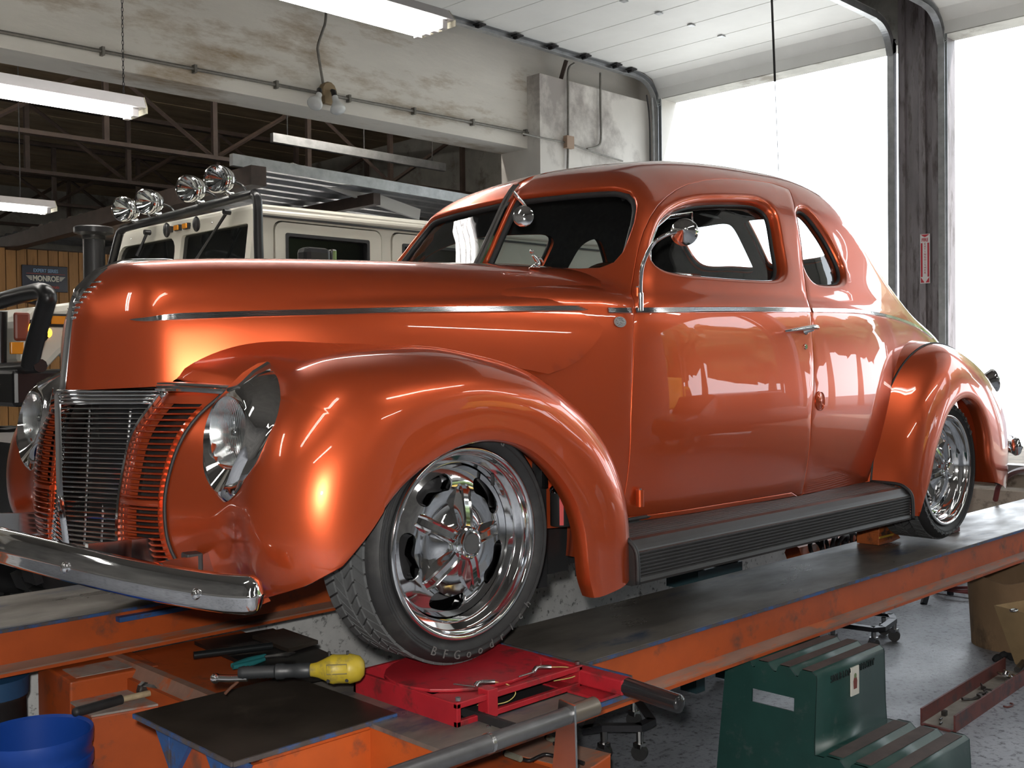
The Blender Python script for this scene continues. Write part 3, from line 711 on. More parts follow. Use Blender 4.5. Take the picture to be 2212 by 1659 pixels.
def ff_row(th):
    rc, rl = float(RC(th)), float(RL(th)); tmax = _e2[-1, 0]
    if th <= tmax: y0, r0 = np.interp(th, _e2[:, 0], _e2[:, 1]), np.interp(th, _e2[:, 0], _e2[:, 2])
    else: y0, r0 = -.22-.30*float(sstep(np.array(th), 105., 140.)), float(R0(th))
    kb = float(sstep(np.array(th), 24., 70.)); ro = float(RO(th))*(1-kb)+rc*kb
    yo = -.872; ys = -.68*(1-kb)-.57*kb; nx = 2.15*(1-kb)+2.25*kb
    rm = (ro-.21)*(1-kb)+(rl+.38*(rc-rl))*kb; yd = min(ys+.11, (y0+ys)/2); rd = rc*(1-kb)+(r0+(rc-r0)*.72)*kb
    pts = [(y0, r0), ((y0+yd)/2, (r0+rd)/2+(-.004 if th < tmax+1 else .004)), (yd, rd), (ys, ro)]
    aend = pi/2 if rl+.012 <= rm else math.acos(min(1, ((rl+.012-rm)/(ro-rm)))**(nx/2))
    for k in range(1, 9):
        a = k/8*aend; pts.append((ys+(yo-ys)*sin(a)**(2/nx), rm+(ro-rm)*max(0, cos(a))**(2/nx)))
    ye = pts[-1][0]; re_ = pts[-1][1]
    tail = [(ye, re_), (ye+.001, rl+.45*(re_-rl)), (ye+.004, rl+.006), (ye+.010, rl), (ye+.02, rl-.003), (ye+.05, rl+.002)]
    c = curve(pts, 34); c2 = curve(tail, 9)
    w = float(sstep(np.array(th), 165., 206.)); out = []
    for y, r in list(c)+list(c2[1:]):
        te = th*(1-.5*min(1, max(0, (-.57-y)/.28))) if th < 0 else th
        out.append(ff_point(te-w*8*np.clip((r-.43)/.12, -.3, 1.6), y, r))
    return out
ths = np.concatenate([np.linspace(-13, 36, 34), np.linspace(36.6, 41, 8), np.linspace(43, 206, 84)])
FG = np.array([ff_row(t) for t in ths])
fm = MB().grid(FG)
_fc = [np.mean([fm.v[i] for i in q], 0) for q in fm.f]
_kp = [not (np.hypot(c[1]+.56, c[2]-.622) < .079 and c[0] < -.25) for c in _fc]; fm.f = [q for q, k in zip(fm.f, _kp) if k]; fm.m = [0]*len(fm.f)
fender = fm.build('front_fender', PAINT, car, smooth=40); fender_far = mirror_mb(fm).build('front_fender', PAINT, car, smooth=40)
from mathutils.bvhtree import BVHTree
_gm = MB().grid(FG); FBVH = BVHTree.FromPolygons([Vector(v) for v in _gm.v], _gm.f)
def on_fender(px, py, lift=0.0):
    h = FBVH.ray_cast(Vector(CC), Vector(ray(px, py)))
    n = np.array(h[1]); n = n if n@ray(px, py) < 0 else -n
    return np.array(h[0])+n*lift
def inner_skin(G, off, c, name, par):
    G2 = G[::2, ::3].copy(); d = G2-np.array([c[0], 0, c[1]]); d[..., 1] = 0; n = np.linalg.norm(d, axis=-1, keepdims=True); G2 = G2-d/n*off; G2[..., 1] *= .97
    m = MB().grid(G2); m.build(name, BLACK, par, smooth=60); mirror_mb(m).build(name, BLACK, car, smooth=60)
inner_skin(FG[:, 14:37], .012, (WX, WZ), 'wheel_well', car)
wp = [(WX-float(RC(t)-.05)*cos(np.radians(t)), -.46, WZ+float(RC(t)-.05)*sin(np.radians(t))) for t in range(14, 186, 8)]
well = MB().prism(wp, (0, .01, 0)); well.build('inner_panel', BLACK, car); mirror_mb(well).build('inner_panel', BLACK, car)
wb = MB().box((.50, -.62, .14), (.54, -.30, .72)); wb.build('firewall_panel', BLACK, car); mirror_mb(wb).build('firewall_panel', BLACK, car)

# ---- rear fenders
RX, RZ = 2.78, .32
def rf_row(th):
    k = lambda *v: float(Spl([-30, -8, 10, 30, 60, 90, 115, 135, 152, 165, 180, 200], v)(th))
    r1 = k(.66, .62, .60, .60, .58, .56, .60, .66, .72, .76, .78, .78)
    r2 = k(.60, .56, .545, .535, .535, .53, .56, .62, .70, .745, .77, .77)
    r3 = k(.52, .49, .465, .455, .47, .505, .525, .58, .655, .70, .71, .70)
    r4 = k(.46, .43, .40, .39, .40, .43, .45, .485, .52, .55, .56, .55)
    rl = k(.50, .305, .262, .243, .255, .282, .300, .305, .30, .295, .30, .40)
    pts = [(-.54, r1), (-.67, r2), (-.765, r3), (-.83, r4), (-.856, rl+.45*(r4-rl)), (-.860, rl+.02)]
    c = curve(pts, 24); a = [ff2(th, y, r) for y, r in c]+[ff2(th, y, r) for y, r in [(-.856, rl+.005), (-.848, rl), (-.83, rl), (-.80, rl+.01)]]
    return a
def ff2(th, y, r):
    a = np.radians(th); return np.array([RX-r*cos(a), y, RZ+r*sin(a)])
RG = np.array([rf_row(t) for t in np.linspace(-22, 194, 90)])
RG[:, :, 2] = np.maximum(RG[:, :, 2], .165+.02*(RG[:, :, 0] > RX))
fm = MB().grid(RG); rfender = fm.build('rear_fender', PAINT, car, smooth=40); mirror_mb(fm).build('rear_fender', PAINT, car, smooth=40)
inner_skin(RG[:, 8:24], .012, (RX, RZ), 'wheel_well', car)
seam = [RG[i][9]+np.array([0, -.0035, 0]) for i in range(2, 62)]
for s in (1, -1): MB().tube([p*[1, s, 1] for p in seam], .0042, 6).build('fender_bead', RUBBER, car, smooth=180)
wp = [(RX-.50*cos(np.radians(t)), -.46, RZ+.44*sin(np.radians(t))) for t in range(0, 181, 8)]
well = MB().prism(wp, (0, .01, 0)); well.build('inner_panel', BLACK, car); mirror_mb(well).build('inner_panel', BLACK, car)
MB().box((.30, -.43, .14), (3.4, .43, .28)).build('chassis', BLACK, car); MB().box((.30, -.50, .14), (.76, .50, .60)).build('engine_block', BLACK, car)
MB().box((-.34, -.34, .22), (.3, .34, .56)).build('front_crossmember', BLACK, car)

# ---- wheels
def ring_text(body, size, r, y, a0, m, parent, name, step):
    """lettering round a tyre wall, one mesh"""
    out = None; mb = MB()
    for i, ch in enumerate(body):
        c = bpy.data.curves.new('t', 'FONT'); c.body = ch; c.size = size; c.extrude = .0008; c.align_x = 'CENTER'; c.align_y = 'CENTER'; c.resolution_u = 2
        t = bpy.data.objects.new('t', c); COL.objects.link(t); me = bpy.data.meshes.new_from_object(t.evaluated_get(bpy.context.evaluated_depsgraph_get())); bpy.data.objects.remove(t)
        a = a0+step*i; e = np.array([cos(a), 0, sin(a)]); tx = np.array([-sin(a), 0, cos(a)])
        up = -e; rd = tx
        mb.add([e*r+np.array([0, y, 0])+rd*v.co.x+up*v.co.y+np.array([0, -v.co.z, 0]) for v in me.vertices], [tuple(p.vertices) for p in me.polygons])
    return mb
def make_wheel(R, width, label, spin=0.0):
    """wheel about the y axis, outer face at y = 0, body towards +y; returns an Empty with its pieces"""
    e = bpy.data.objects.new('wheel', None); COL.objects.link(e); e.parent = car; e['label'] = label; e.empty_display_size = .1
    rr = .232
    def part(mb, name, m, sm=40):
        me_o = mb.build(name, m, None, smooth=sm, rel=False); me_o.parent = e; return me_o
    w = width
    part(MB().lathe([(rr-.006, .012), (rr+.004, .002), (rr+.02, -.006), ((rr+R)/2+.004, -.012), (R-.022, -.008), (R-.008, .006), (R-.006, .022), (R-.006, w-.022), (R-.008, w-.006), (R-.03, w+.006), (rr, w)], (0, 0, 0), (0, 1, 0), 72), 'tire', TIRE, 60)
    for k in (0, 1): part(MB().lathe([(R-.024-.012*k, -.0095-.001*k), (R-.0235-.012*k, -.0115-.001*k), (R-.026-.012*k, -.0118-.001*k), (R-.0265-.012*k, -.0105-.001*k)], (0, 0, 0), (0, 1, 0), 64), 'sidewall_ring', TIRE, 60)
    bl = MB()
    for i in range(56):
        for j, (y0, y1, sk) in enumerate(((.020, w*.30, -.5), (w*.34, w*.50, .9), (w*.53, w*.69, -.9), (w*.73, w-.02, .5))):
            a0 = 2*pi*(i+(j % 2)*.45)/56; da = 2*pi/56*.84; q = []
            for rad in (R-.0075, R):
                for y, k in ((y0, -sk/2), (y1, sk/2)):
                    for t in (0, 1): a = a0+da*t+k*2*pi/56; q.append((rad*cos(a), y, rad*sin(a)))
            bl.add(q, [(0, 1, 3, 2), (4, 6, 7, 5), (0, 4, 5, 1), (2, 3, 7, 6), (0, 2, 6, 4), (1, 5, 7, 3)])
    o = part(bl, 'tread_blocks', TREAD, None); o['kind'] = 'stuff'
    t = part(ring_text('BFGoodrich', .030, (rr+R)/2+.001, -.0125, radians(-116), None, e, 'x', radians(8.2)), 'sidewall_lettering', mat('grey_lettering', (.11, .11, .108), .6), None)
    t = part(ring_text('BFGoodrich', .030, (rr+R)/2+.001, -.0125, radians(64), None, e, 'x', radians(8.2)), 'sidewall_lettering', mat('grey_lettering', (.11, .11, .108), .6), None)
    part(MB().lathe([(rr-.012, .03), (rr-.003, .010), (rr, -.002), (rr-.002, -.007), (rr-.008, -.009), (rr-.014, -.006), (rr-.017, .002), (rr-.019, .016), (rr-.024, .021), (rr-.036, .025), (rr-.041, .032), (rr-.043, .050), (rr-.050, .056), (rr-.052, .075), (rr-.052, w-.02)], (0, 0, 0), (0, 1, 0), 96), 'rim', ALLOY, 50)
    # wheel centre: a dished disc with five kidney windows
    out2 = [(.184*cos(2*pi*k/80), .184*sin(2*pi*k/80)) for k in range(80)]
    holes = []
    for k in range(5):
        a0 = spin+2*pi*k/5; h = []
        for t in np.linspace(-1, 1, 9): h.append((.168, a0+t*.26))
        for t in np.linspace(0, pi, 8)[1:-1]: h.append((.1475+.0205*cos(t), a0+.26+.13*sin(t)))
        for t in np.linspace(1, -1, 9): h.append((.127+.006*(1-abs(t)), a0+t*.26))
        for t in np.linspace(0, pi, 8)[1:-1]: h.append((.1475-.0205*cos(t), a0-.26-.13*sin(t)))
        holes.append(curve([(r*cos(a), r*sin(a)) for r, a in h], 40, closed=True))
    V2, T, loops = fill(out2, holes, .013)
    dep = Spl([0, .05, .075, .10, .13, .16, .184], [.020, .020, .034, .038, .034, .042, .052])
    def mapd(p, extra=0):
        r = np.linalg.norm(p, axis=-1); return np.stack([p[..., 0], dep(r)+extra, p[..., 1]], -1)
    mb = MB(); P = mapd(V2); mb.add(P, [tuple(t) for t in T])
    for l in loops[1:]:
        L = V2[l]; c = L.mean(0); base = mapd(L); r1 = mapd(c+(L-c)*.955, .004); r2 = mapd(c+(L-c)*.94, .035)
        n = len(L); mb.grid(np.stack([base, r1, r2]), closev=True)
    part(mb, 'wheel_center', ALLOY, 45)
    for k in range(5):
        a = spin+pi/5+2*pi*k/5; e1 = np.array([cos(a), 0, sin(a)]); t1 = np.array([-sin(a), 0, cos(a)]); sp = MB()
        sec = []
        for r, hw, y0, y1 in ((.024, .015, .022, -.006), (.06, .0145, .03, -.002), (.095, .0150, .036, .010), (.125, .0165, .036, .020), (.139, .015, .044, .033)):
            sec.append([e1*r+t1*(hw*1.35)+np.array([0, y0+.006, 0]), e1*r+t1*hw+np.array([0, y1+.003, 0]), e1*r+t1*hw*.72+np.array([0, y1, 0]), e1*r+t1*hw*.45+np.array([0, y1+.004, 0]),
                        e1*r-t1*hw*.45+np.array([0, y1+.004, 0]), e1*r-t1*hw*.72+np.array([0, y1, 0]), e1*r-t1*hw+np.array([0, y1+.003, 0]), e1*r-t1*(hw*1.35)+np.array([0, y0+.006, 0])])
        sp.grid(sec); b = len(sp.v)-8; sp.f.append(tuple(range(b, b+8))); sp.m.append(0)
        part(sp, 'spoke', ALLOY, 30)
    part(MB().lathe([(.040, .03), (.041, -.004), (.039, -.012), (.035, -.015), (.033, -.013), (.031, -.016), (.029, -.021), (.026, -.022), (.0245, -.0205), (.0, -.0205)], (0, 0, 0), (0, 1, 0), 40), 'center_cap', ALLOY, 35)
    o = part(MB().lathe([(.024, -.0209), (.0, -.0209)], (0, 0, 0), (0, 1, 0), 32), 'cap_emblem', mat('cap_emblem_metal', (.30, .30, .30), .25, .9), None)
    a = radians(52); part(MB().cyl((.19*cos(a), .028, .19*sin(a)), (.165*cos(a), .012, .165*sin(a)), .005, 8), 'valve_stem', BLACK)
    part(MB().lathe([(.15, w*.5), (.15, w*.45), (.06, w*.42), (.0, w*.42)], (0, 0, 0), (0, 1, 0), 40), 'brake_disc', mat('brake_steel', (.16, .16, .165), .35, .9))
    part(MB().lathe([(rr-.052, w-.02), (.0, w-.02)], (0, 0, 0), (0, 1, 0), 32), 'wheel_backing', BLACK)
    return e
wf = make_wheel(.292, .20, 'polished five-window alloy wheel and low-profile tyre', radians(-100)); wf.location = (WX, -.80, .342)
def dup_part(src, loc, rotz):
    c = src.copy(); COL.objects.link(c); c.location = loc; c.rotation_euler = (0, 0, rotz)
    for ch in src.children: d = ch.copy(); COL.objects.link(d); d.parent = c
    return c
wr = dup_part(wf, (RX-.005, -.795, .312), 0); wr.rotation_euler = (0, radians(31), 0)
dup_part(wf, (WX, .80, .342), pi); dup_part(wf, (RX-.005, .795, .312), pi)

# ---- nose: chrome centre grille of stacked V bars
def prow_x(z): return float(H_X(z))-.560-.006
GM = MB()
def gbar(z, r=.0032, out=0.0):
    x1, y1 = E1(z); x0 = prow_x(z); L = []
    for t in np.linspace(0, 1, 9):
        y = y1*t; x = x0+(x1-x0)*(t**1.12); L.append(np.array([x-out, y, z]))
    return L
zs = np.linspace(.268, .694, 36)
for i, z in enumerate(zs):
    L = gbar(z); full = L[::-1]+[p*[1, -1, 1] for p in L[1:]]
    MB().tube(full, 1, prof=[(-.0032, -.0016), (0, -.0030), (.0032, -.0016), (.0034, .0012), (0, .003), (-.0034, .0012)], up=(0, 0, 1)).build('grille_bar', CHROME, car, smooth=50)
for k in range(4):      # the four wide mouldings across the top of the centre grille
    z = .712-.0095*k; L = gbar(z, out=.004)
    if k == 0: pass
    full = L[::-1]+[p*[1, -1, 1] for p in L[1:]]
    MB().tube(full, .0046, 8).build('top_moulding', CHROME, car, smooth=180)
for s in (1, -1):
    e = [np.array([E1(z)[0]-.003, s*E1(z)[1], z]) for z in np.linspace(.255, .716, 26)]
    MB().tube(e, 1, prof=[(-.006, -.004), (.006, -.004), (.006, .004), (-.006, .004)], up=(-.6, 0, .2)).build('grille_edge', CHROME, car, smooth=30)
    e = [np.array([E1(.716)[0]+.0, s*E1(.716)[1], .716]), np.array([E1(.716)[0]+.012, s*(E1(.716)[1]-.012), .722])]
    MB().ball(e[0]+[0.0, 0, -.012], (.016, .014, .018)).build('moulding_end', CHROME, car, smooth=180)
# chrome keel down the nose and over the hood front
keel = [np.array([prow_x(z)-.004, 0, z]) for z in np.linspace(.262, .70, 14)]+[prow(z)*[1, 0, 1]-[.003, 0, 0] for z in np.linspace(.72, .965, 14)]
MB().tube(keel, 1, prof=[(-.009, -.004), (-.006, .004), (0, .008), (.006, .004), (.009, -.004)], up=(-1, 0, 0)).build('nose_strip', CHROME, car, smooth=60)
tp = [shoot(f_hood, np.array([-.40, 0, .90]), np.array([-cos(a), 0, sin(a)]), 0, .4, 120, False) for a in np.radians(np.linspace(14, 60, 12))]+[shoot(f_hood, np.array([x, 0, 1.3]), np.array([0, 0, -1.0]), 0, .6, 200) for x in np.linspace(-.40, -.195, 8)]
orn = MB(); w = np.interp(np.arange(len(tp)), [0, 5, 10, 16, 19], [.020, .026, .024, .016, .003]); h = np.interp(np.arange(len(tp)), [0, 3, 8, 16, 19], [.006, .016, .014, .009, .002]); G = []
for i, p in enumerate(tp):
    t = tp[min(i+1, len(tp)-1)]-tp[max(i-1, 0)]; t /= np.linalg.norm(t); n = np.array([-t[2], 0, t[0]]); n = n if n[2] > 0 or n[0] < 0 else -n
    G.append([p+np.array([0, y*w[i], 0])+n*(h[i]*k-.003) for y, k in ((-1, 0), (-.9, .45), (-.6, .62), (-.35, .66), (-.15, .95), (0, 1.05), (.15, .95), (.35, .66), (.6, .62), (.9, .45), (1, 0))])
orn.grid(G).build('hood_ornament', CHROME, car, smooth=35)
for k, z in enumerate(np.linspace(.895, .985, 8)):      # short bars stepping out beside the keel top
    P = np.array([shoot(f_hood, np.array([-.9, -y, z]), np.array([1.0, 0, 0]), 0, .6, 200) for y in np.linspace(.001, .028+.004*k, 4)])
    L = [p+[-.003, 0, 0] for p in P]; MB().tube([q*[1, -1, 1] for q in L[::-1]]+L[1:], .0032, 6).build('nose_bar', CHROME, car, smooth=180)

# ---- painted side grilles
def sg(u, z):
    a = np.array([*E1(z), z]); b = np.array([*E2(z), z]); p = a+(b-a)*u; p[0] -= .030*4*u*(1-u)*.6; return p
SLAT_Z = [z for z in np.linspace(.300, .672, 28)]
for s in (1, -1):
    M = np.array([1, s, 1])
    zz = np.linspace(.268, .708, 34)
    def strip(u0, u1, off=0): return [[sg(u, z)*M+np.array([off, 0, 0]) for u in np.linspace(u0, u1, 5)] for z in zz]
    fr = MB(); fr.grid(strip(.02, .27, .004)); fr.grid(strip(.88, .995, .002))
    for z0, z1 in ((.262, .292), (.682, .708)): fr.grid([[sg(u, z)*M+np.array([.001, 0, 0]) for u in np.linspace(.2, .92, 9)] for z in (z0, (z0+z1)/2, z1)])
    for u in (.27, .88): fr.grid([[sg(u, z)*M+np.array([d, 0, 0]) for d in (.004, .026)] for z in zz])
    o = fr.build('side_grille_frame', PAINT, car, smooth=50)
    for i, z in enumerate(SLAT_Z):
        th = .0027 if i != 11 else .009
        L = [sg(u, z+.003*(u-.5))*M for u in np.linspace(.12, .93, 8)]
        MB().tube(L, 1, prof=[(-.012, -th*.5), (-.012, th*.6), (.000, th), (.006, th*.7), (.0075, 0), (.006, -th*.7), (.0, -th)], up=(0, 0, 1)).build('grille_slat', PAINT, car, smooth=50)
        if i % 1 == 0: MB().tube([sg(.165+.008*cos(t), z+.0062+.0062*sin(t))*M+np.array([.001, 0, 0]) for t in np.linspace(0, 2*pi, 13)[:-1]], .0016, 5, closed=True).build('slat_end', PAINT, o, smooth=180)
    MB().grid([[sg(u, z)*M+np.array([.05, 0, 0]) for u in np.linspace(0, 1, 5)] for z in zz]).build('grille_backing', mat('grille_mesh', (.05, .05, .05), .5, .6), car, smooth=180)
    gs = [np.array([E2(z)[0]-.004, s*(E2(z)[1]-.003), z]) for z in np.linspace(.255, .71, 26)]
    MB().tube(gs, .0042, 6).build('gasket', RUBBER, car, smooth=180)
    st = [np.array([x, s*y, z]) for x, y, z in hermite([(-.434, -.250, .722), (-.424, -.31, .722), (-.404, -.37, .720), (-.376, -.44, .716), (-.360, -.47, .714)], 5)]
    MB().tube(st, 1, prof=[(-.004, -.012), (.004, -.010), (.006, -.004), (.003, -.001), (.006, .003), (.003, .006), (.003, .010), (-.004, .012)], up=(0, 0, 1)).build('grille_top_strip', CHROME, car, smooth=40)
MB().grid([[(x, s*y, z) for s, (x, y) in ((1, E1(z)+[.05, .0]), (0, np.array([prow_x(z)+.10, 0])), (-1, E1(z)+[.05, .0]))] for z in np.linspace(.25, .72, 8)]).build('radiator', BLACK, car)
for y, zt in ((.0, .70), (-.10, .66), (.10, .66)): MB().cyl((-.47, y, .27), (-.44, y*1.2, zt), .004, 6).build('grille_support', CHROME_SOFT, car)
# ---- headlights: lamp, reflector, ribbed lens and teardrop chrome bezel
def lens_mat():
    m = glass_mat('headlight_lens', (.93, .95, .95), 1.2); N, L = m.node_tree.nodes, m.node_tree.links
    tc = N.new('ShaderNodeTexCoord'); wv = N.new('ShaderNodeTexWave'); wv.bands_direction = 'Y'; wv.inputs['Scale'].default_value = 55
    L.new(tc.outputs['Object'], wv.inputs[0]); bp = N.new('ShaderNodeBump'); bp.inputs['Strength'].default_value = .7; bp.inputs['Distance'].default_value = .004
    L.new(wv.outputs['Fac'], bp.inputs['Height'])
    for n in N:
        if n.type in ('BSDF_GLOSSY', 'FRESNEL'): L.new(bp.outputs[0], n.inputs['Normal'])
    return m
LENS = lens_mat()
HLC = np.array([-.428, -.560, .622])
HB = [tuple(on_fender(px, py, .002)) for px, py in ((570, 794), (592, 808), (603, 836), (604, 872), (593, 915), (579, 948), (557, 996), (531, 1034), (505, 1061), (478, 1074))]+[
      (-.452, -.515, .520), (-.440, -.480, .565), (-.425, -.466, .625), (-.400, -.475, .690), (-.350, -.515, .748)]
B3 = curve(HB, 60, closed=True)
def hfront(k, n=60, sc=1.0, dx=0.0):
    a = 2*pi*k/n; r = .094+.046*max(0, -cos(a))**9; r *= sc
    return HLC+np.array([dx+.018*(cos(a)) , -r*sin(a), r*cos(a)])
for s in (1, -1):
    M = np.array([1, s, 1]); par = thing_part = None
    F3 = np.array([hfront(k) for k in range(60)]); Fo = np.array([hfront(k, sc=1.10, dx=.012) for k in range(60)]); Fi = np.array([hfront(k, sc=.93, dx=-.004) for k in range(60)])
    Fl = np.array([HLC+np.array([.010, -.080*sin(2*pi*k/60), .080*cos(2*pi*k/60)]) for k in range(60)])
    mid = Fo*.45+B3*.55+(Fo-HLC)*.05
    bz = MB().grid(np.stack([Fl*M, Fi*M, F3*M, Fo*M, mid*M, B3*M, (B3+[.02, 0, 0])*M]), closev=True).build('headlight_bezel', CHROME, car, smooth=50)
    t0, t1 = F3[0]+[.004, 0, .002], B3[0]+[0, 0, .004]
    MB().tube([t0, (t0+t1)/2+[.0, 0, .006], t1], 1, prof=[(-.020, -.01), (-.020, .002), (-.014, .007), (.014, .007), (.020, .002), (.020, -.01)], up=(-.4, 0, .9)).build('bezel_ridge', CHROME, bz, smooth=30) if s > 0 else \
        MB().tube([t0*M, ((t0+t1)/2+[.0, 0, .006])*M, t1*M], 1, prof=[(-.020, -.01), (-.020, .002), (-.014, .007), (.014, .007), (.020, .002), (.020, -.01)], up=(-.4, 0, .9)).build('bezel_ridge', CHROME, bz, smooth=30)
    c = (HLC+[.006, 0, 0])*M
    MB().lathe([(.0, .055), (.03, .050), (.055, .037), (.072, .017), (.081, .0)], c, (1, 0, 0), 36).build('reflector', mat('lamp_reflector', (.85, .86, .87), .24, 1.0), car, smooth=180)
    MB().lathe([(.0, -.016), (.03, -.014), (.055, -.009), (.074, -.002), (.082, .004)], c, (1, 0, 0), 40).build('headlight_lens', LENS, car, smooth=180)
    MB().ball(c+[.020, 0, 0], (.012, .010, .010)).build('bulb', CHROME_SOFT, car, smooth=180)

# ---- bumpers
def bumper(path, hgt, name, end):
    S = curve(path, 90); full = [p for p in S[::-1]]+[p*[1, -1, 1] for p in S[1:]]
    n = len(full); G = []
    pr = [(-.020, -.36), (-.004, -.47), (.012, -.44), (.022, -.32), (.026, -.14), (.031, -.05), (.0325, 0), (.031, .05), (.026, .14), (.022, .32), (.012, .44), (-.004, .47), (-.020, .36)]
    for i, p in enumerate(full):
        t = full[min(i+1, n-1)]-full[max(i-1, 0)]; t /= np.linalg.norm(t); o = np.cross(t, [0, 0, 1.0]); o /= np.linalg.norm(o)
        o = o if o[0]*end > 0 else -o; d = min(i, n-1-i)/3.2; k = math.sqrt(max(0.0, 1-(1-min(1, d))**2))*.98+.02
        G.append([p+o*a*(.35+.65*k)+np.array([0, 0, hgt*b*k]) for a, b in pr])
    return MB().grid(G, closev=True).build(name, CHROME, car, smooth=60), S
bp, BS = bumper([(-.775, 0, .372), (-.765, -.13, .368), (-.735, -.27, .358), (-.690, -.41, .343), (-.632, -.55, .326), (-.568, -.68, .312), (-.520, -.765, .306), (-.490, -.805, .306)], .086, 'front_bumper', -1)
for y in (-.40, -.70, .40, .70):
    i = np.argmin(np.abs(BS[:, 1]+abs(y))); t = BS[i+1]-BS[i-1]; o = np.cross(t, [0, 0, 1.0]); o /= np.linalg.norm(o); o = o if o[0] < 0 else -o
    MB().ball((BS[i]+o*.034)*[1, np.sign(-y)*1, 1] if y > 0 else BS[i]+o*.034, (.010, .010, .012)).build('bumper_bolt', CHROME, bp, smooth=180)
for s in (1, -1):
    MB().tube([np.array(p)*[1, s, 1] for p in ((-.40, .33, .34), (-.55, .34, .345), (-.66, .36, .352))], 1, prof=[(-.006, -.03), (.006, -.03), (.006, .03), (-.006, .03)], up=(0, 0, 1)).build('bumper_bracket', CHROME_SOFT, car)
    MB().tube([np.array(p)*[1, s, 1] for p in ((-.36, -.46, .33), (-.46, -.49, .315), (-.60, -.54, .322))], 1, prof=[(-.006, -.03), (.006, -.03), (.006, .03), (-.006, .03)], up=(0, 0, 1)).build('bumper_bracket', CHROME_SOFT, car)
    MB().obox((-.468, s*-.475, .325), (.004, .022, 0), (.018, -.004, 0), (0, 0, .026)).build('bracket_seal', RUBBER, car, bevel=.004)
bumper([(4.12, 0, .35), (4.09, -.3, .35), (3.95, -.55, .35), (3.78, -.70, .35), (3.66, -.75, .35)], .095, 'rear_bumper', 1)

# ---- bright side mouldings (ribbed) along hood, cowl, door and quarter
def ribbon(P, Nn, w, name, m, ribs=3, hgt=.005, taper=False, par=car):
    P, Nn = np.array(P), np.array(Nn); n = len(P)
    pr = [(-.5, -.002), (-.5, hgt*.6)]
    for k in range(ribs):
        c = -.5+(k+.5)/ribs; q = .42/ribs; pr += [(c-q, hgt*.55), (c-q*.55, hgt), (c+q*.55, hgt), (c+q, hgt*.55)]
    pr += [(.5, hgt*.6), (.5, -.002)]; G, G2 = [], []
    for i in range(n):
        t = P[min(i+1, n-1)]-P[max(i-1, 0)]; t /= np.linalg.norm(t); b = np.cross(Nn[i], t); b /= np.linalg.norm(b); b = b if b[2] > 0 else -b
        k = 1 if not taper else math.sqrt(min(1, (i+.02)/6))
        G.append([P[i]+b*w*u*k+Nn[i]*h for u, h in pr])
    for M in (np.array([1, 1, 1]), np.array([1, -1, 1])):
        MB().grid(np.array(G)*M).build(name, m, par, smooth=30)
def trim_line(f, px, w, name, n=40, **k):
    q = curve(px, n); P = seen(f, q); ribbon(P, grad(f, P), w, name, CHROME, **k)
trim_line(f_hood, [(282, 691), (316, 690.5), (361, 686), (450, 682), (570, 678), (700, 675), (850, 671), (1000, 669), (1150, 667.5), (1307, 666.5)], .0165, 'hood_moulding', 50, taper=True, ribs=4)
trim_line(f_body, [(1313, 671), (1340, 671), (1364, 671)], .0165, 'cowl_moulding', 6, ribs=4)
trim_line(f_body, [(1372, 671), (1450, 670), (1550, 669), (1650, 669), (1748, 670)], .0165, 'door_moulding', 30, ribs=4, par=car)
trim_line(f_body, [(1754, 670.5), (1800, 671), (1850, 673), (1904, 681), (1951, 694), (1990, 712), (2012, 728)], .015, 'quarter_moulding', 30, ribs=4)

# ---- running boards with ribbed rubber
rp = [(-.66, .302), (-.70, .303), (-.705, .297)]
for k in range(9): y = -.712-.0135*k; z = .297-.010*(k/8)**2; rp += [(y, z), (y-.004, z+.0025), (y-.009, z+.0025), (y-.0125, z)]
rp += [(-.852, .284), (-.868, .270), (-.876, .262)]
for k in range(7): z = .258-.0098*k; rp += [(-.878, z), (-.883, z-.002), (-.883, z-.006), (-.878, z-.0085)]
rp += [(-.884, .186), (-.886, .176), (-.880, .168), (-.866, .164), (-.66, .164)]
for s in (1, -1):
    x0, x1 = .612, 2.262
    rb = MB().prism([(x0, y*s, z) for y, z in rp], (x1-x0, 0, 0)).build('running_board', mat('ribbed_black_rubber', (.030, .029, .029), .42, var=.2, var_scale=12), car)
    for x in (x0, x1): MB().tube([(x, s*y, z) for y, z in hermite([(-.72, .300), (-.82, .298), (-.858, .286), (-.882, .262), (-.888, .22), (-.888, .172)], 4)], .007, 6).build('board_edge', RUBBER, rb, smooth=180)
    MB().tube([(x, s*-.705, .309+.0*x) for x in (.62, 1.4, 2.25)], .006, 6).build('board_seal', RUBBER, rb, smooth=180)

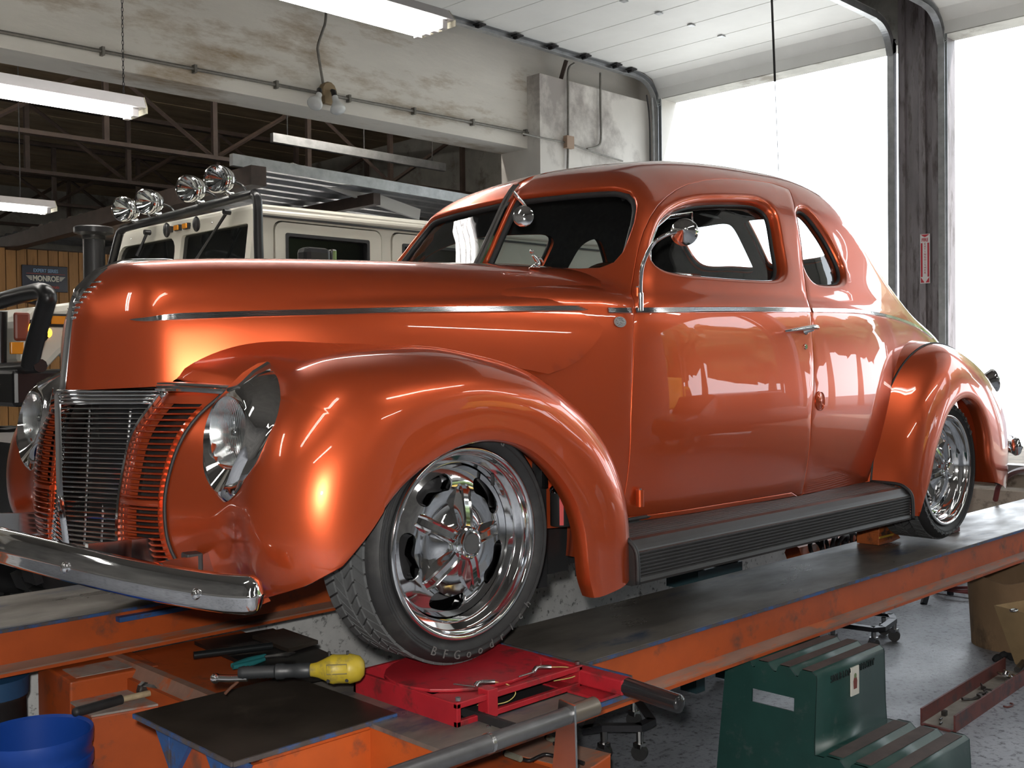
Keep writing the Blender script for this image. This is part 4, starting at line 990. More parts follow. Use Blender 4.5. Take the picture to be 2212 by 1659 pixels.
# ---- door furniture
def on_body(px, py, out=0.0):
    P = seen(f_body, [(px, py)])[0]; return P+grad(f_body, P)*out
hp = [on_body(1684, 718, .020), on_body(1700, 716, .030), on_body(1722, 713, .033), on_body(1740, 711, .034), on_body(1749, 711, .028)]
for par, M in ((door, np.array([1, 1, 1])), (door_far, np.array([1, -1, 1]))):
    b = on_body(1740, 714); n = grad(f_body, b)
    MB().lathe([(.016, -.002), (.015, .004), (.010, .008), (.008, .030), (.0, .034)], b*M, n*M, 20).tube([p*M for p in hermite(hp, 5)], [.0035+.0055*min(1, k/14) for k in range(21)], 10).build('door_handle', CHROME, par, smooth=60)
    b = on_body(1739.5, 749); MB().lathe([(.0095, -.001), (.0095, .003), (.0075, .005), (.0, .005)], b*M, grad(f_body, b)*M, 20).build('door_lock', CHROME, par, smooth=40)
    for (a, c, r) in (((1374.5, 626), (1374.5, 662), .0105), ((1377.5, 1056), (1377.5, 1091), .0125)):
        p0, p1 = on_body(*a, .010), on_body(*c, .010); p1 = np.array([p0[0], p0[1], p1[2]])
        hg = MB().cyl(p0*M, p1*M, r, 18).build('door_hinge', PAINT, car, smooth=40)
        MB().cyl((p0+[0, 0, .004])*M, (p0-[0, 0, .002])*M, r*.45, 10).build('hinge_pin', CHROME, hg, smooth=40)
fl = on_body(1771, 866); fn = grad(f_body, fl)
MB().lathe([(.034, -.001), (.0345, .0025), (.032, .0035), (.030, .001), (.029, .0025), (.0, .005)], fl, fn, 32).build('fuel_cap', PAINT, car, smooth=60)
# chrome oval badge on the cowl
bc = on_body(1338, 696, .002); bn = grad(f_body, bc); bx = np.cross([0, 0, 1.0], bn); bx = bx/np.linalg.norm(bx); bu = np.cross(bn, bx)
bd = MB().prism([bc+bx*.021*cos(a)+bu*.016*sin(a) for a in np.linspace(0, 2*pi, 28)[:-1]], bn*.0025).build('cowl_badge', mat('pewter_badge', (.36, .36, .36), .3, .85), car)
for k, (h, l) in enumerate(((.010, .010), (.004, .014), (-.003, .013), (-.009, .009))):
    MB().tube([bc+bn*.0035+bx*(l*t)+bu*(h+.0022*sin(5*t+k)) for t in np.linspace(-1, 1, 9)], .0011, 5).build('badge_relief', CHROME, bd, smooth=180)
# peep mirror on a curved arm from the upper hinge
ap = [(1384, 668, .016), (1384, 640, .018), (1384, 605, .022), (1388, 574, .030), (1397, 550, .040), (1411, 527, .055), (1425, 515, .075), (1445, 505, .10), (1464, 500, .115)]
for M in (np.array([1, 1, 1]), np.array([1, -1, 1])):
    pts = [c_y(px, py, -.715-o)*M for px, py, o in ap]
    arm = MB().tube(hermite(pts, 5), .0058, 10).build('mirror_arm', CHROME, car, smooth=180)
    MB().cyl(pts[0]-[0, 0, .004], pts[1]+[0, 0, .01], .0085, 12).build('arm_socket', CHROME, arm, smooth=40)
    mc = c_y(1478, 500, -.842)*M; md = np.array([-.84, -.52*M[1], .10]); md /= np.linalg.norm(md)
    mr = MB().lathe([(.0, .030), (.006, .028), (.010, .022), (.016, .016), (.030, .004), (.0395, -.006), (.0405, -.010), (.038, -.012), (.0, -.012)], mc, md, 40).build('door_mirror', CHROME, car, smooth=50)
    MB().cyl(pts[-1], mc+md*.024, .007, 10).build('mirror_joint', CHROME, mr, smooth=40)
# vent-window frame behind the door glass
vf = seen(f_body, [(1436, 566), (1452, 470)]) 
MB().tube([p-grad(f_body, p)*.035 for p in seen(f_body, [(1421, 560), (1419, 520), (1435, 478), (1462, 452), (1510, 446)])], .004, 6).build('vent_frame', CHROME, door, smooth=180)
a = seen(f_body, [(1510, 446), (1512, 482)]); MB().tube([p-grad(f_body, p)*.035 for p in a], .0035, 6).build('vent_bar', CHROME_SOFT, door, smooth=180)
a = seen(f_body, [(1426, 578), (1490, 584), (1526, 586)]); MB().tube([p-grad(f_body, p)*.030 for p in a], .006, 6).build('vent_latch', CHROME, door, smooth=180)

# ---- chrome cowl mascot in front of the windshield, interior mirror
m0 = np.array([.80, -.265, float(f_hood(np.array([0, 0, 9.]))*0+1.072)])
m0 = seen(f_hood, [(1155, 581)])[0]
ms = MB().lathe([(.0, .001), (.016, .002), (.018, .004), (.010, .008), (.006, .012), (.0, .013)], m0, (0, 0, 1), 16)
ms.tube(hermite([m0+[0, 0, .008], m0+[.012, -.004, .016], m0+[.004, -.002, .030], m0+[-.006, .002, .042]], 5), [.006, .0065, .007, .008, .0085, .008, .0075, .007, .007, .0075, .0075, .007, .006, .0055, .005, .0045])
ms.tube([m0+[.004, -.002, .032], m0+[.022, -.006, .030], m0+[.030, -.006, .018]], [.005, .004, .003], 8).ball(m0+[-.009, .003, .052], .0068)
ms.build('cowl_mascot', CHROME, car, smooth=180)
ic = at_d(1130, 467, 3.32)-CARO; idr = np.array([-.75, -.65, .05]); idr /= np.linalg.norm(idr)
MB().lathe([(.0, .006), (.028, .004), (.033, .0), (.033, -.006), (.0, -.010)], ic, idr, 30).tube(hermite([ic-idr*.004, ic+[.01, 0, .03], ic+[-.008, .01, .055], ic+[-.02, .02, .075]], 4), [.005]*13, 8).build('interior_mirror', CHROME, car, smooth=50)

# ---- cabin: dash, wheel, bench, floor
MB().prism([(.93, -.60, .84), (.93, -.60, 1.03), (1.06, -.60, 1.045), (1.10, -.60, .98), (1.08, -.60, .84)], (0, 1.2, 0)).build('dashboard', SEATM, car, bevel=.02)
sw = np.array([1.26, -.33, .965]); sa = np.array([.75, 0, .66]); sa /= np.linalg.norm(sa); su = np.cross(sa, [0, 1.0, 0])
st = MB().tube([sw+.18*(np.array([0, 1, 0])*cos(t)+su*sin(t)) for t in np.linspace(0, 2*pi, 41)[:-1]], .011, 8, closed=True)
st.cyl(sw-sa*.04, sw+sa*.0, .03, 12).cyl(sw-sa*.3, sw, .018, 8)
for t in (0.5, 2.6, 4.7): st.cyl(sw, sw+.18*(np.array([0, 1, 0])*cos(t)+su*sin(t)), .008, 6)
st.build('steering_wheel', mat('dark_wood_rim', (.05, .02, .012), .3), car, smooth=40)
for y in (-.34, .34):
    g = [[(1.98+.10*(zz-.5)+dx, y+w*yy, zz) for dx, yy, w in ((-.07, -.9, .28), (-.09, 0, .28), (-.07, .9, .28), (.02, 1, .29), (.05, 0, .28), (.02, -1, .29))] for zz in (.45, .75, .95, 1.00)]
    o = MB().grid(g, closev=True); o.f.append(tuple(range(18, 24))); o.m.append(0); o.build('seat_backrest', SEATM, car, smooth=50, bevel=.015)
    MB().box((1.52, y-.28, .42), (2.0, y+.28, .60)).build('seat_cushion', SEATM, car, bevel=.03)
MB().box((.9, -.68, .30), (3.2, .68, .34)).build('cabin_floor', SEATM, car)
MB().box((2.35, -.52, .34), (2.42, .52, .98)).build('rear_bulkhead', SEATM, car, bevel=.02)
MB().lathe([(.0, .0), (.045, .004), (.055, .012), (.0, .018)], c_y(1535, 462, .1), (0, .3, -1), 20).build('dome_lamp', mat('dome_lens', (.5, .5, .5), .3), car, smooth=60)

# ---- seen through the front wheel opening: canister with its fitting
cc = c_y(1212, 1085, -.66); cc[1] = -.66
can = MB().lathe([(.0, -.065), (.030, -.065), (.031, -.062), (.031, .030), (.0, .030)], cc, (0, 0, 1), 24).build('canister', mat('black_can', (.018, .018, .018), .35), car, smooth=40)
MB().lathe([(.0315, .028), (.033, .034), (.030, .042), (.024, .050), (.012, .054), (.0, .055)], cc, (0, 0, 1), 24).build('canister_cap', CHROME, can, smooth=60)
MB().cyl(cc+[-.004, 0, .053], cc+[-.004, 0, .082], .009, 8).cyl(cc+[-.004, 0, .082], cc+[-.004, 0, .10], .006, 6).build('brass_fitting', mat('brass', (.62, .42, .14), .25, 1.0), can, smooth=40)
MB().obox(cc+[-.0225, -.0222, -.02], (.004, -.004, 0), (.001, .001, 0), (0, 0, .040)).build('red_stripe', mat('red_label', (.55, .02, .02), .5), can)
for k, (w, z) in enumerate(((.012, .004), (.018, -.02), (.014, -.038), (.016, -.050))):
    MB().tube([cc+np.array([sin(a)*.0318, -cos(a)*.0318, z+.003*sin(9*a)]) for a in np.linspace(.05, .05+w*40, 10)], .0016, 5).build('can_lettering', mat('white_print', (.8, .8, .8), .5), can, smooth=180)
MB().cyl(cc+[-.035, .03, .04], cc+[-.035, .03, .12], .010, 8).cyl(cc+[-.05, .03, .12], cc+[-.02, .03, .12], .008, 8).build('hose_fitting', CHROME_SOFT, car, smooth=40)
# tail lamp and its chrome bezel on the rear fender
for s in (1, -1):
    tp_ = np.array([3.50, -.70*s, .667]); tdir = np.array([.62, -.55*s, .2]); tdir /= np.linalg.norm(tdir)
    tl = MB().lathe([(.036, -.03), (.044, .0), (.046, .012), (.038, .022), (.0, .026)], tp_, tdir, 24); V = np.array(tl.v); V[:, 2] = tp_[2]+(V[:, 2]-tp_[2])*1.25; tl.v = [tuple(p) for p in V]
    tl.build('tail_lamp', CHROME, car, smooth=60)
# ================================================================== ALIGNMENT RACK
ORG = mat('orange_rack_paint', (.43, .076, .012), .5, var=.16, var_scale=5, dirt=(.16, .055, .03), dirt_amt=.25, dirt_scale=7)
ORGD = mat('worn_flange_paint', (.26, .15, .11), .6, var=.3, var_scale=6, dirt=(.45, .11, .03), dirt_amt=.35, dirt_scale=9, stretch=(.5, 2, 2))
PLATE = mat('worn_steel_plate', (.19, .17, .15), .38, .35, var=.35, var_scale=5, dirt=(.03, .05, .10), dirt_amt=.18, dirt_scale=4, rvar=.15, stretch=(.6, 1.5, 1))
BLUEP = mat('chipped_blue_edge', (.070, .058, .055), .5, var=.25, var_scale=20, dirt=(.025, .085, .25), dirt_amt=.55, dirt_scale=16)
BLUEL = mat('blue_leg_paint', (.025, .085, .25), .5, var=.2, var_scale=15, dirt=(.07, .05, .04), dirt_amt=.35, dirt_scale=20)
REDP = mat('red_turntable_paint', (.34, .014, .022), .4, var=.15, var_scale=12, dirt=(.10, .02, .02), dirt_amt=.28, dirt_scale=14)
STEEL = mat('bright_steel', (.55, .55, .55), .25, 1.0)
GREYS = mat('grey_steel_tube', (.16, .16, .165), .35, .7, var=.2, var_scale=10)
RK = thing('alignment_rack', (2.9, 2.7, 0), 'orange drive-on alignment rack that carries the coupe on two runways', 'rack')
def runway(y0, y1, x0, x1, label, near):
    t = subgroup('runway', RK, label)
    MB().box((x0, y0, .588), (x1, y1, .600)).build('top_plate', PLATE, t)
    for y in (y0, y1): MB().box((x0, y-.003, .589), (x1, y+.003, .5985)).build('plate_edge', BLUEP, t)
    for y, s in ((y0+.022, -1), (y1-.022, 1)):
        MB().box((x0, min(y, y+.008*s), .470), (x1, max(y, y+.008*s), .588)).build('beam_web', ORG, t)
        MB().prism([(x0, y, .470), (x0, y+s*.045, .470), (x0, y+s*.045, .477), (x0, y+s*.008, .490), (x0, y, .492)], (x1-x0, 0, 0)).build('beam_flange', ORGD, t)
        MB().box((x0, y+s*.043-.003, .462), (x1, y+s*.043+.003, .472)).build('flange_lip', ORG, t)
    return t
rn = runway(1.825, 2.215, 2.045, 7.6, 'near orange runway with worn grey top carrying the rear wheel', True)
rf_ = runway(3.315, 3.80, -1.6, 7.6, 'far orange runway behind the chrome bumper', False)
MB().box((-1.2, 3.30, .574), (.6, 3.33, .588)).build('edge_bracket', BLUEP, rf_)
q = on_y(218, 1366, 3.337); MB().cyl(q, q+[0, -.006, 0], .010, 12).build('bolt_hole', DARKM, rf_)
MB().box((1.50, 3.30, .560), (1.75, 3.36, .575)).build('slip_edge', BLUEL, rf_)
# front deck of the near runway with the wheel turntable
dk = subgroup('front_deck', RK, 'low steel deck with blue edges under the front wheel')
MB().box((1.58, 1.605, .578), (2.043, 2.215, .590)).build('top_plate', PLATE, dk)
for lo, hi in (((1.58, 1.601, .579), (2.043, 1.606, .589)), ((2.041, 1.66, .590), (2.047, 2.12, .602))): MB().box(lo, hi).build('plate_edge', BLUEP, dk)
MB().box((.95, 1.868, .470), (2.05, 1.878, .578)).build('beam_web', ORG, dk)
MB().prism([(.95, 1.87, .470), (.95, 1.80, .470), (.95, 1.80, .477), (.95, 1.862, .490), (.95, 1.87, .492)], (1.1, 0, 0)).build('beam_flange', ORGD, dk)
MB().box((.95, 1.80, .462), (2.1, 1.806, .472)).build('flange_lip', ORG, dk)
MB().box((1.402, 1.600, .584), (1.582, 2.20, .594)).build('step_plate', PLATE, dk); MB().box((1.402, 1.597, .584), (1.582, 1.603, .594)).build('plate_edge', BLUEP, dk)
MB().box((1.572, 1.598, .590), (1.582, 2.20, .612)).build('upright_lip', DARKM, dk)
MB().prism([(1.405, 1.87, .584), (1.405, 1.60, .584), (1.405, 1.60, .572), (1.405, 1.72, .520), (1.405, 1.87, .492)], (.006, 0, 0)).build('gusset', ORG, dk)
for y in (1.66, 1.74, 1.80, 1.92, 2.02): MB().lathe([(.0055, 0), (.005, .003), (0, .004)], (1.562, y, .594), 'z', 8).build('rivet', STEEL, dk)
tt = thing('turntable', (1.72, 1.88, .592), 'red turning plate under the front tyre with steel lock pins', 'turntable')
C0, X0, X1, Y0, Y1 = (1.71, 1.88), 1.512, 1.915, 1.705, 2.075
for lo, hi in (((X0, Y0, .5915), (X0+.012, Y1, .644)), ((X0, Y0, .590), (X1, Y0+.012, .606)), ((X0, Y0, .632), (X1, Y0+.012, .646)), ((X0, Y1-.012, .59), (X1, Y1, .644)), ((X1-.012, Y0, .59), (X1, Y1, .644))):
    MB().box(lo, hi).build('tray_side', REDP, tt, bevel=.002)
MB().box((X0, Y0, .590), (X1, Y1, .594)).build('tray_bottom', DARKM, tt)
MB().box((X0+.012, Y0+.012, .634), (X1-.012, Y0+.10, .640)).build('tray_top', REDP, tt)
pl = [(C0[0]+.205*cos(a)*(1 if abs(cos(a)) < .93 else .97), C0[1]+.02+.165*sin(a), .641) for a in np.linspace(0, 2*pi, 25)[:-1]]
MB().prism(pl, (0, 0, .0075)).build('turn_plate', REDP, tt, bevel=.002)
MB().box((1.60, Y0-.004, .592), (1.60+.03, Y0+.03, .655)).build('stop_bracket', REDP, tt, bevel=.002)
for x in (X0+.01, X1-.01): MB().cyl((x, Y0+.008, .648), (x, Y0+.008, .655), .006, 8).build('bolt', STEEL, tt)
MB().box((1.905, 1.575, .600), (1.945, 2.10, .636)).build('side_rail', REDP, tt, bevel=.004)
MB().box((1.86, 1.60, .592), (1.945, 1.80, .598)).build('rail_foot', REDP, tt)
MB().cyl((1.925, 1.578, .618), (1.925, 1.43, .610), .021, 20).ball((1.925, 1.43, .610), (.021, .012, .021)).build('rail_grip', mat('gloss_black_grip', (.015, .015, .016), .2), tt, smooth=50)
for pix, wire in ((((980, 1478), (1026, 1484), (1031, 1476), (1040, 1474), (1069, 1473)), ((1069, 1473), (1095, 1478), (1111, 1490), (1112, 1502), (1095, 1516), (1065, 1522), (1031, 1523))),
                  (((1120, 1462), (1152, 1452), (1158, 1443), (1168, 1441), (1191, 1441)), ((1191, 1441), (1222, 1441), (1247, 1447), (1251, 1453), (1236, 1463), (1196, 1471)))):
    P = [on_z(px, py, .652+.004*(i > 1)) for i, (px, py) in enumerate(pix)]
    o = MB().tube(P[1:], .0055, 8).tube(P[:2], .002, 6).build('lock_pin', STEEL, tt, smooth=60)
    MB().tube(hermite([on_z(px, py, .650-.05*(i/6)) for i, (px, py) in enumerate(wire)], 4), .0011, 5).build('pin_cable', mat('yellowed_cable', (.50, .42, .14), .5), tt)
# side rail tube on its bracket
sr = subgroup('guide_tube', RK, 'grey steel guide tube along the front of the rack')
a, b = on_y(905, 1650, 1.53), on_y(1281, 1533, 1.53); b[2] = a[2] = (a[2]+b[2])/2
MB().cyl(a-[.5, 0, 0], b, .0185, 20).build('tube', GREYS, sr, smooth=40)
MB().cyl(b-[.075, 0, 0], b+[.005, 0, 0], .0205, 20).build('worn_end', mat('rubbed_steel', (.22, .19, .16), .35, .7), sr, smooth=40)
c = on_y(1056, 1607, 1.53); MB().cyl((c[0]-.004, 1.53, a[2]), (c[0]+.004, 1.53, a[2]), .0205, 20).build('collar', STEEL, sr, smooth=40)
x = b[0]-.085; MB().prism([(x, 1.552, a[2]+.03), (x, 1.508, a[2]+.025), (x, 1.50, .30), (x, 1.60, .30)], (.006, 0, 0)).build('bracket_plate', STEEL, sr)
# front table of the rack
tb = subgroup('front_table', RK, 'black steel table on blue and orange legs')
MB().box((1.068, 1.862, .590), (1.472, 2.285, .600)).build('table_plate', mat('oiled_plate', (.050, .040, .032), .36, .4, var=.35, var_scale=4, dirt=(.09, .07, .055), dirt_amt=.2, dirt_scale=6, rvar=.12), tb)
MB().box((1.068, 1.858, .590), (1.472, 1.863, .5995)).build('plate_edge', BLUEP, tb); MB().box((1.064, 1.862, .590), (1.069, 2.285, .5995)).build('plate_edge', BLUEP, tb)
for y in (1.93, 2.15): MB().box((1.09, y-.014, 0), (1.14, y+.014, .59)).build('leg', BLUEL, tb)
MB().box((1.10, 1.944, .10), (1.112, 2.136, .585)).build('end_panel', ORG, tb)
for y, s in ((1.944, 1), (2.136, -1), (2.164, 1), (1.916, -1)): MB().prism([(1.088, y, .590), (1.088, y+s*.075, .590), (1.088, y, .50)], (.012, 0, 0)).build('leg_gusset', BLUEL, tb)
MB().box((1.14, 1.872, .15), (1.60, 1.884, .588)).build('side_web', ORG, tb)
# crosswise orange frame between the runways
cb = subgroup('crossbeam', RK)
MB().box((1.50, 2.20, .28), (1.95, 3.33, .448)).build('beam_box', ORG, cb, bevel=.004)
MB().prism([(1.455, 2.15, .43), (1.475, 2.15, .462), (1.50, 2.15, .462), (1.52, 2.15, .445), (1.50, 2.15, .43)], (0, 1.17, 0)).build('front_ridge', ORGD, cb)
MB().box((1.44, 2.15, .30), (1.46, 3.30, .43)).build('front_web', ORG, cb)
pts = [on_z(px, py, .395) for px, py in ((197, 1546), (417, 1508), (345, 1476), (152, 1516))]
lo = np.min(pts, 0); hi = np.max(pts, 0)
lg = subgroup('leg_housing', RK)
MB().prism([(p[0], p[1], 0) for p in pts], (0, 0, .39)).build('lower_box', ORG, lg, bevel=.006)
MB().prism([(p[0], p[1], .39) for p in pts], (0, 0, .006)).build('ledge', mat('scuffed_grey_ledge', (.30, .26, .23), .6, var=.2, var_scale=15, dirt=(.4, .1, .04), dirt_amt=.4, dirt_scale=10), lg)
b0, b1 = np.array(pts[3])-[0, 0, .395], np.array(pts[2])-[0, 0, .395]; dv = b1-b0; dn = np.array([-dv[1], dv[0], 0]); dn = dn/np.linalg.norm(dn)*.30; dn = dn if dn[1] > 0 else -dn
MB().prism([b0, b1, b1+dn, b0+dn], (0, 0, .452)).build('upper_box', ORG, lg, bevel=.006)
u = [b0*.9+b1*.1+dn*.1, b0*.25+b1*.75+dn*.1, b0*.25+b1*.75+dn*.5, b0*.9+b1*.1+dn*.5]
MB().prism([p+[0, 0, .452] for p in u], (0, 0, .002)).build('worn_patch', bpy.data.materials['scuffed_grey_ledge'], lg)
# orange tool arm low in front, with the pedal tool on it
q = [on_z(px, py, .36) for px, py in ((1160, 1590), (1320, 1629), (1262, 1668), (1080, 1622))]
ta = subgroup('side_arm', RK)
MB().prism([np.array(p)-[0, 0, .12] for p in q], (0, 0, .12)).build('arm_channel', ORG, ta, bevel=.004); MB().prism(q, (0, 0, .0015)).build('worn_top', bpy.data.materials['worn_flange_paint'], ta)
q2 = [on_z(px, py, .36) for px, py in ((985, 1640), (1075, 1622), (1240, 1672), (1120, 1720))]
MB().prism([np.array(p)-[0, 0, .12] for p in q2], (0, 0, .12)).build('arm_channel', ORG, ta, bevel=.004)
wb2 = mat('black_enamel', (.012, .012, .013), .22)
bt = thing('brake_tool', on_z(1206, 1640, .362), 'black brake pedal tool with two knurled grips on the orange arm', 'tool')
pz = lambda px, py, h: on_z(px, py, .362+h)
MB().cyl(pz(1206, 1650, .0), pz(1206, 1650, .0)+[0, 0, .055], .0095, 16).build('post', wb2, bt, smooth=40); MB().cyl(pz(1206, 1650, 0)+[0, 0, .055], pz(1206, 1650, 0)+[0, 0, .062], .0085, 16).build('post_cap', STEEL, bt, smooth=40)
MB().tube(hermite([pz(1127, 1640, .02), pz(1145, 1643, .02), pz(1165, 1634, .022), pz(1180, 1630, .024), pz(1206, 1636, .02), pz(1250, 1655, .01)], 4), .005, 8).build('bent_rod', wb2, bt, smooth=60)
MB().tube([pz(1196, 1606, .05), pz(1226, 1610, .052), pz(1228, 1618, .04), pz(1206, 1628, .03)], .005, 8).build('bent_rod', wb2, bt, smooth=60)
MB().tube([pz(1215, 1632, .02), pz(1262, 1650, .01)], .0055, 6).tube([pz(1200, 1645, .015), pz(1246, 1661, .01)], .0055, 6).build('fork', wb2, bt, smooth=60)
KN = mat('knurled_grip', (.36, .36, .28), .5, .3, bump=1.0, bump_scale=420)
for a, b in (((1094, 1628), (1125, 1640)), ((1184, 1593), (1212, 1606))):
    A, B = pz(*a, .03), pz(*b, .03); MB().cyl(A, B, .0075, 14).build('knurled_grip', KN, bt, smooth=40); MB().cyl(A, A+(A-B)*.12, .0078, 12).build('grip_end', wb2, bt, smooth=40)
# chocks at the rear wheel
CHK = mat('oily_orange_wood', (.42, .10, .02), .6, var=.25, var_scale=14, dirt=(.05, .03, .02), dirt_amt=.38, dirt_scale=11)
ck = thing('wheel_chock', on_z(1950, 1180, .60), 'oily orange wheel chock in front of the rear tyre', 'chock', 'wheel chocks')
a, b = on_z(1906, 1177, .60)-[.03, 0, 0], on_z(1962, 1180, .60); w = np.array([.0, .10, 0])
MB().prism([a+[0, 0, .001], a+[.12, 0, .001], a+[.20, 0, .008], a+[.13, 0, .062], a+[0, 0, .066]], (0, .10, 0)).build('wedge', CHK, ck, bevel=.003)
MB().box((a[0]-.004, a[1]-.004, .652), (a[0]+.125, a[1]+.105, .676)).build('top_block', CHK, ck, bevel=.003)
MB().box((a[0]-.003, a[1]-.006, .630), (a[0]+.12, a[1]-.001, .638)).build('yellow_stripe', mat('yellow_mark', (.55, .33, .04), .6), ck)
b = on_z(2062, 1152, .60)
ck2 = thing('wheel_chock', b, 'dark red wheel chock behind the rear tyre', 'chock', 'wheel chocks')
MB().prism([b+[-.10, 0, .001], b+[.06, 0, .001], b+[.06, 0, .02], b+[.02, 0, .05]], (0, .12, 0)).build('wedge', mat('dark_red_rubber', (.12, .02, .015), .6), ck2, bevel=.003)
# white end rail across the back of the runways
MB().box((7.45, 1.6, .601), (7.58, 4.2, .66)).build('end_stop', GALV, RK)
# ================================================================== WHITE OFF-ROAD TRUCK
TW = mat('cream_truck_paint', (.72, .69, .60), .35, coat=.4, var=.05, var_scale=3)
BKM = mat('satin_black', (.014, .014, .015), .32)
DGLASS = mat('dark_cab_glass', (.010, .011, .011), .08, spec=.22)
AMB = mat('amber_lens', (.75, .28, .02), .25); AMBL = mat('lit_amber_lamp', (.9, .45, .05), .3, emit=(1.0, .52, .06), emit_str=2.2)
tk = thing('truck', (4.0, 6.06, 0), 'cream off-road truck with roof lights and brush guard behind the coupe', 'truck')
TY0, TY1 = 5.2, 6.92
def plate2(outer, holes, f3, thick, name, m, par, step=.5, bevel=0):
    """flat sheet with holes: 2-D outlines mapped into space by f3(u, v, depth)"""
    V, T, loops = fill(np.array(outer), [np.array(h) for h in holes], step)
    n = len(V); P = [f3(u, v, 0) for u, v in V]+[f3(u, v, thick) for u, v in V]
    fs = [tuple(t) for t in T]+[tuple(int(i)+n for i in t[::-1]) for t in T]
    for l in loops: fs += [(l[i], l[(i+1) % len(l)], l[(i+1) % len(l)]+n, l[i]+n) for i in range(len(l))]
    return MB().add(P, fs).build(name, m, par, bevel=bevel)
def rr2(x0, y0, x1, y1, r=.03, n=4):
    return [((x0+x1)/2+a, (y0+y1)/2+b) for a, b in rrect(x1-x0, y1-y0, r, n)]
side = lambda y, s: (lambda u, v, d: (u, y+s*d, v))
doors_ = ((3.285, 4.045, 3.362, 3.945), (4.115, 4.86, 4.20, 4.78))
for y, s in ((TY0, 1), (TY1, -1)):
    plate2([(3.2, .95), (6.2, .95), (6.2, 2.26), (3.2, 2.26)], [rr2(a, 1.20, b, 2.19, .05) for a, b, _, _ in doors_], side(y, s), .04, 'cab_side', TW, tk)
    for a, b, wa, wb_ in doors_:
        d = plate2(rr2(a+.008, 1.21, b-.008, 2.182, .05), [rr2(wa, 1.50, wb_, 2.122, .012)], side(y-s*.006, s), .035, 'cab_door', TW, tk)
        plate2(rr2(wa-.002, 1.498, wb_+.002, 2.124, .012), [rr2(wa+.016, 1.51, wb_-.016, 2.106, .012)], side(y-s*.010, s), .05, 'window_rubber', RUBBER, d)
        MB().box((wa, min(y+s*.03, y+s*.036), 1.50), (wb_, max(y+s*.03, y+s*.036), 2.12)).build('window_glass', DGLASS, d)
rf = [(3.165, TY0-.012, 2.215), (6.2, TY0-.012, 2.225), (6.2, TY0+.05, 2.30), (3.20, TY0+.05, 2.275)]
MB().prism([(3.17, TY0-.012, 2.205), (3.17, TY0-.012, 2.235), (3.185, TY0+.05, 2.278), (3.185, TY1-.05, 2.278), (3.17, TY1+.012, 2.235), (3.17, TY1+.012, 2.205)], (3.05, 0, .03)).build('cab_roof', TW, tk, bevel=.015)
MB().box((3.20, TY0-.018, 2.200), (6.2, TY0-.004, 2.210)).build('drip_rail', RUBBER, tk)
wsf = lambda u, v, d: (3.17-.13*(2.24-v)+d, u, v)
plate2([(TY0, 1.55), (TY1, 1.55), (TY1, 2.245), (TY0, 2.245)], [rr2(TY0+.055, 1.64, 6.015, 2.168, .02), rr2(6.085, 1.64, TY1-.05, 2.168, .09)], wsf, .03, 'windshield_frame', TW, tk)
MB().add([wsf(TY0+.03, 1.6, .022), wsf(TY1-.03, 1.6, .022), wsf(TY1-.03, 2.2, .022), wsf(TY0+.03, 2.2, .022)], [(0, 1, 2, 3)]).build('windshield_glass', DGLASS, tk)
st = wsf(5.985, 1.80, .018); MB().box((st[0]-.0, 5.90, 1.76), (st[0]+.002, 6.0, 1.90)).build('inspection_sticker', mat('pale_sticker', (.25, .32, .27), .6), tk)
for y in (5.66, 5.92, 6.18, 6.44, 6.70): MB().lathe([(.006, 0), (.004, .003), (0, .003)], wsf(y, 2.21, -.001), (-1, 0, 0), 8).build('screw', STEEL, tk)
for y, x in ((6.215, .0), (6.105, 0), (6.0, 0)):
    w = wsf(y-.05, 2.218, -.012); o = MB().box((w[0]-.008, y-.085, 2.200), (w[0]+.012, y-.025, 2.236)).build('marker_base', BKM, tk)
    MB().box((w[0]-.018, y-.080, 2.203), (w[0]-.008, y-.030, 2.233)).build('marker_lamp', AMB, o, bevel=.003)
for (a, b) in (((490, 458), (424, 562)), ((318, 502), (296, 553))):
    A, B = on_x(*a, 3.13), on_x(*b, 3.07); MB().tube([A, A*.6+B*.4, B], [.010, .008, .012], 6).lathe([(.016, -.02), (.016, .02), (0, .02)], A, (-1, 0, 0), 12).build('wiper', BKM, tk, smooth=50)
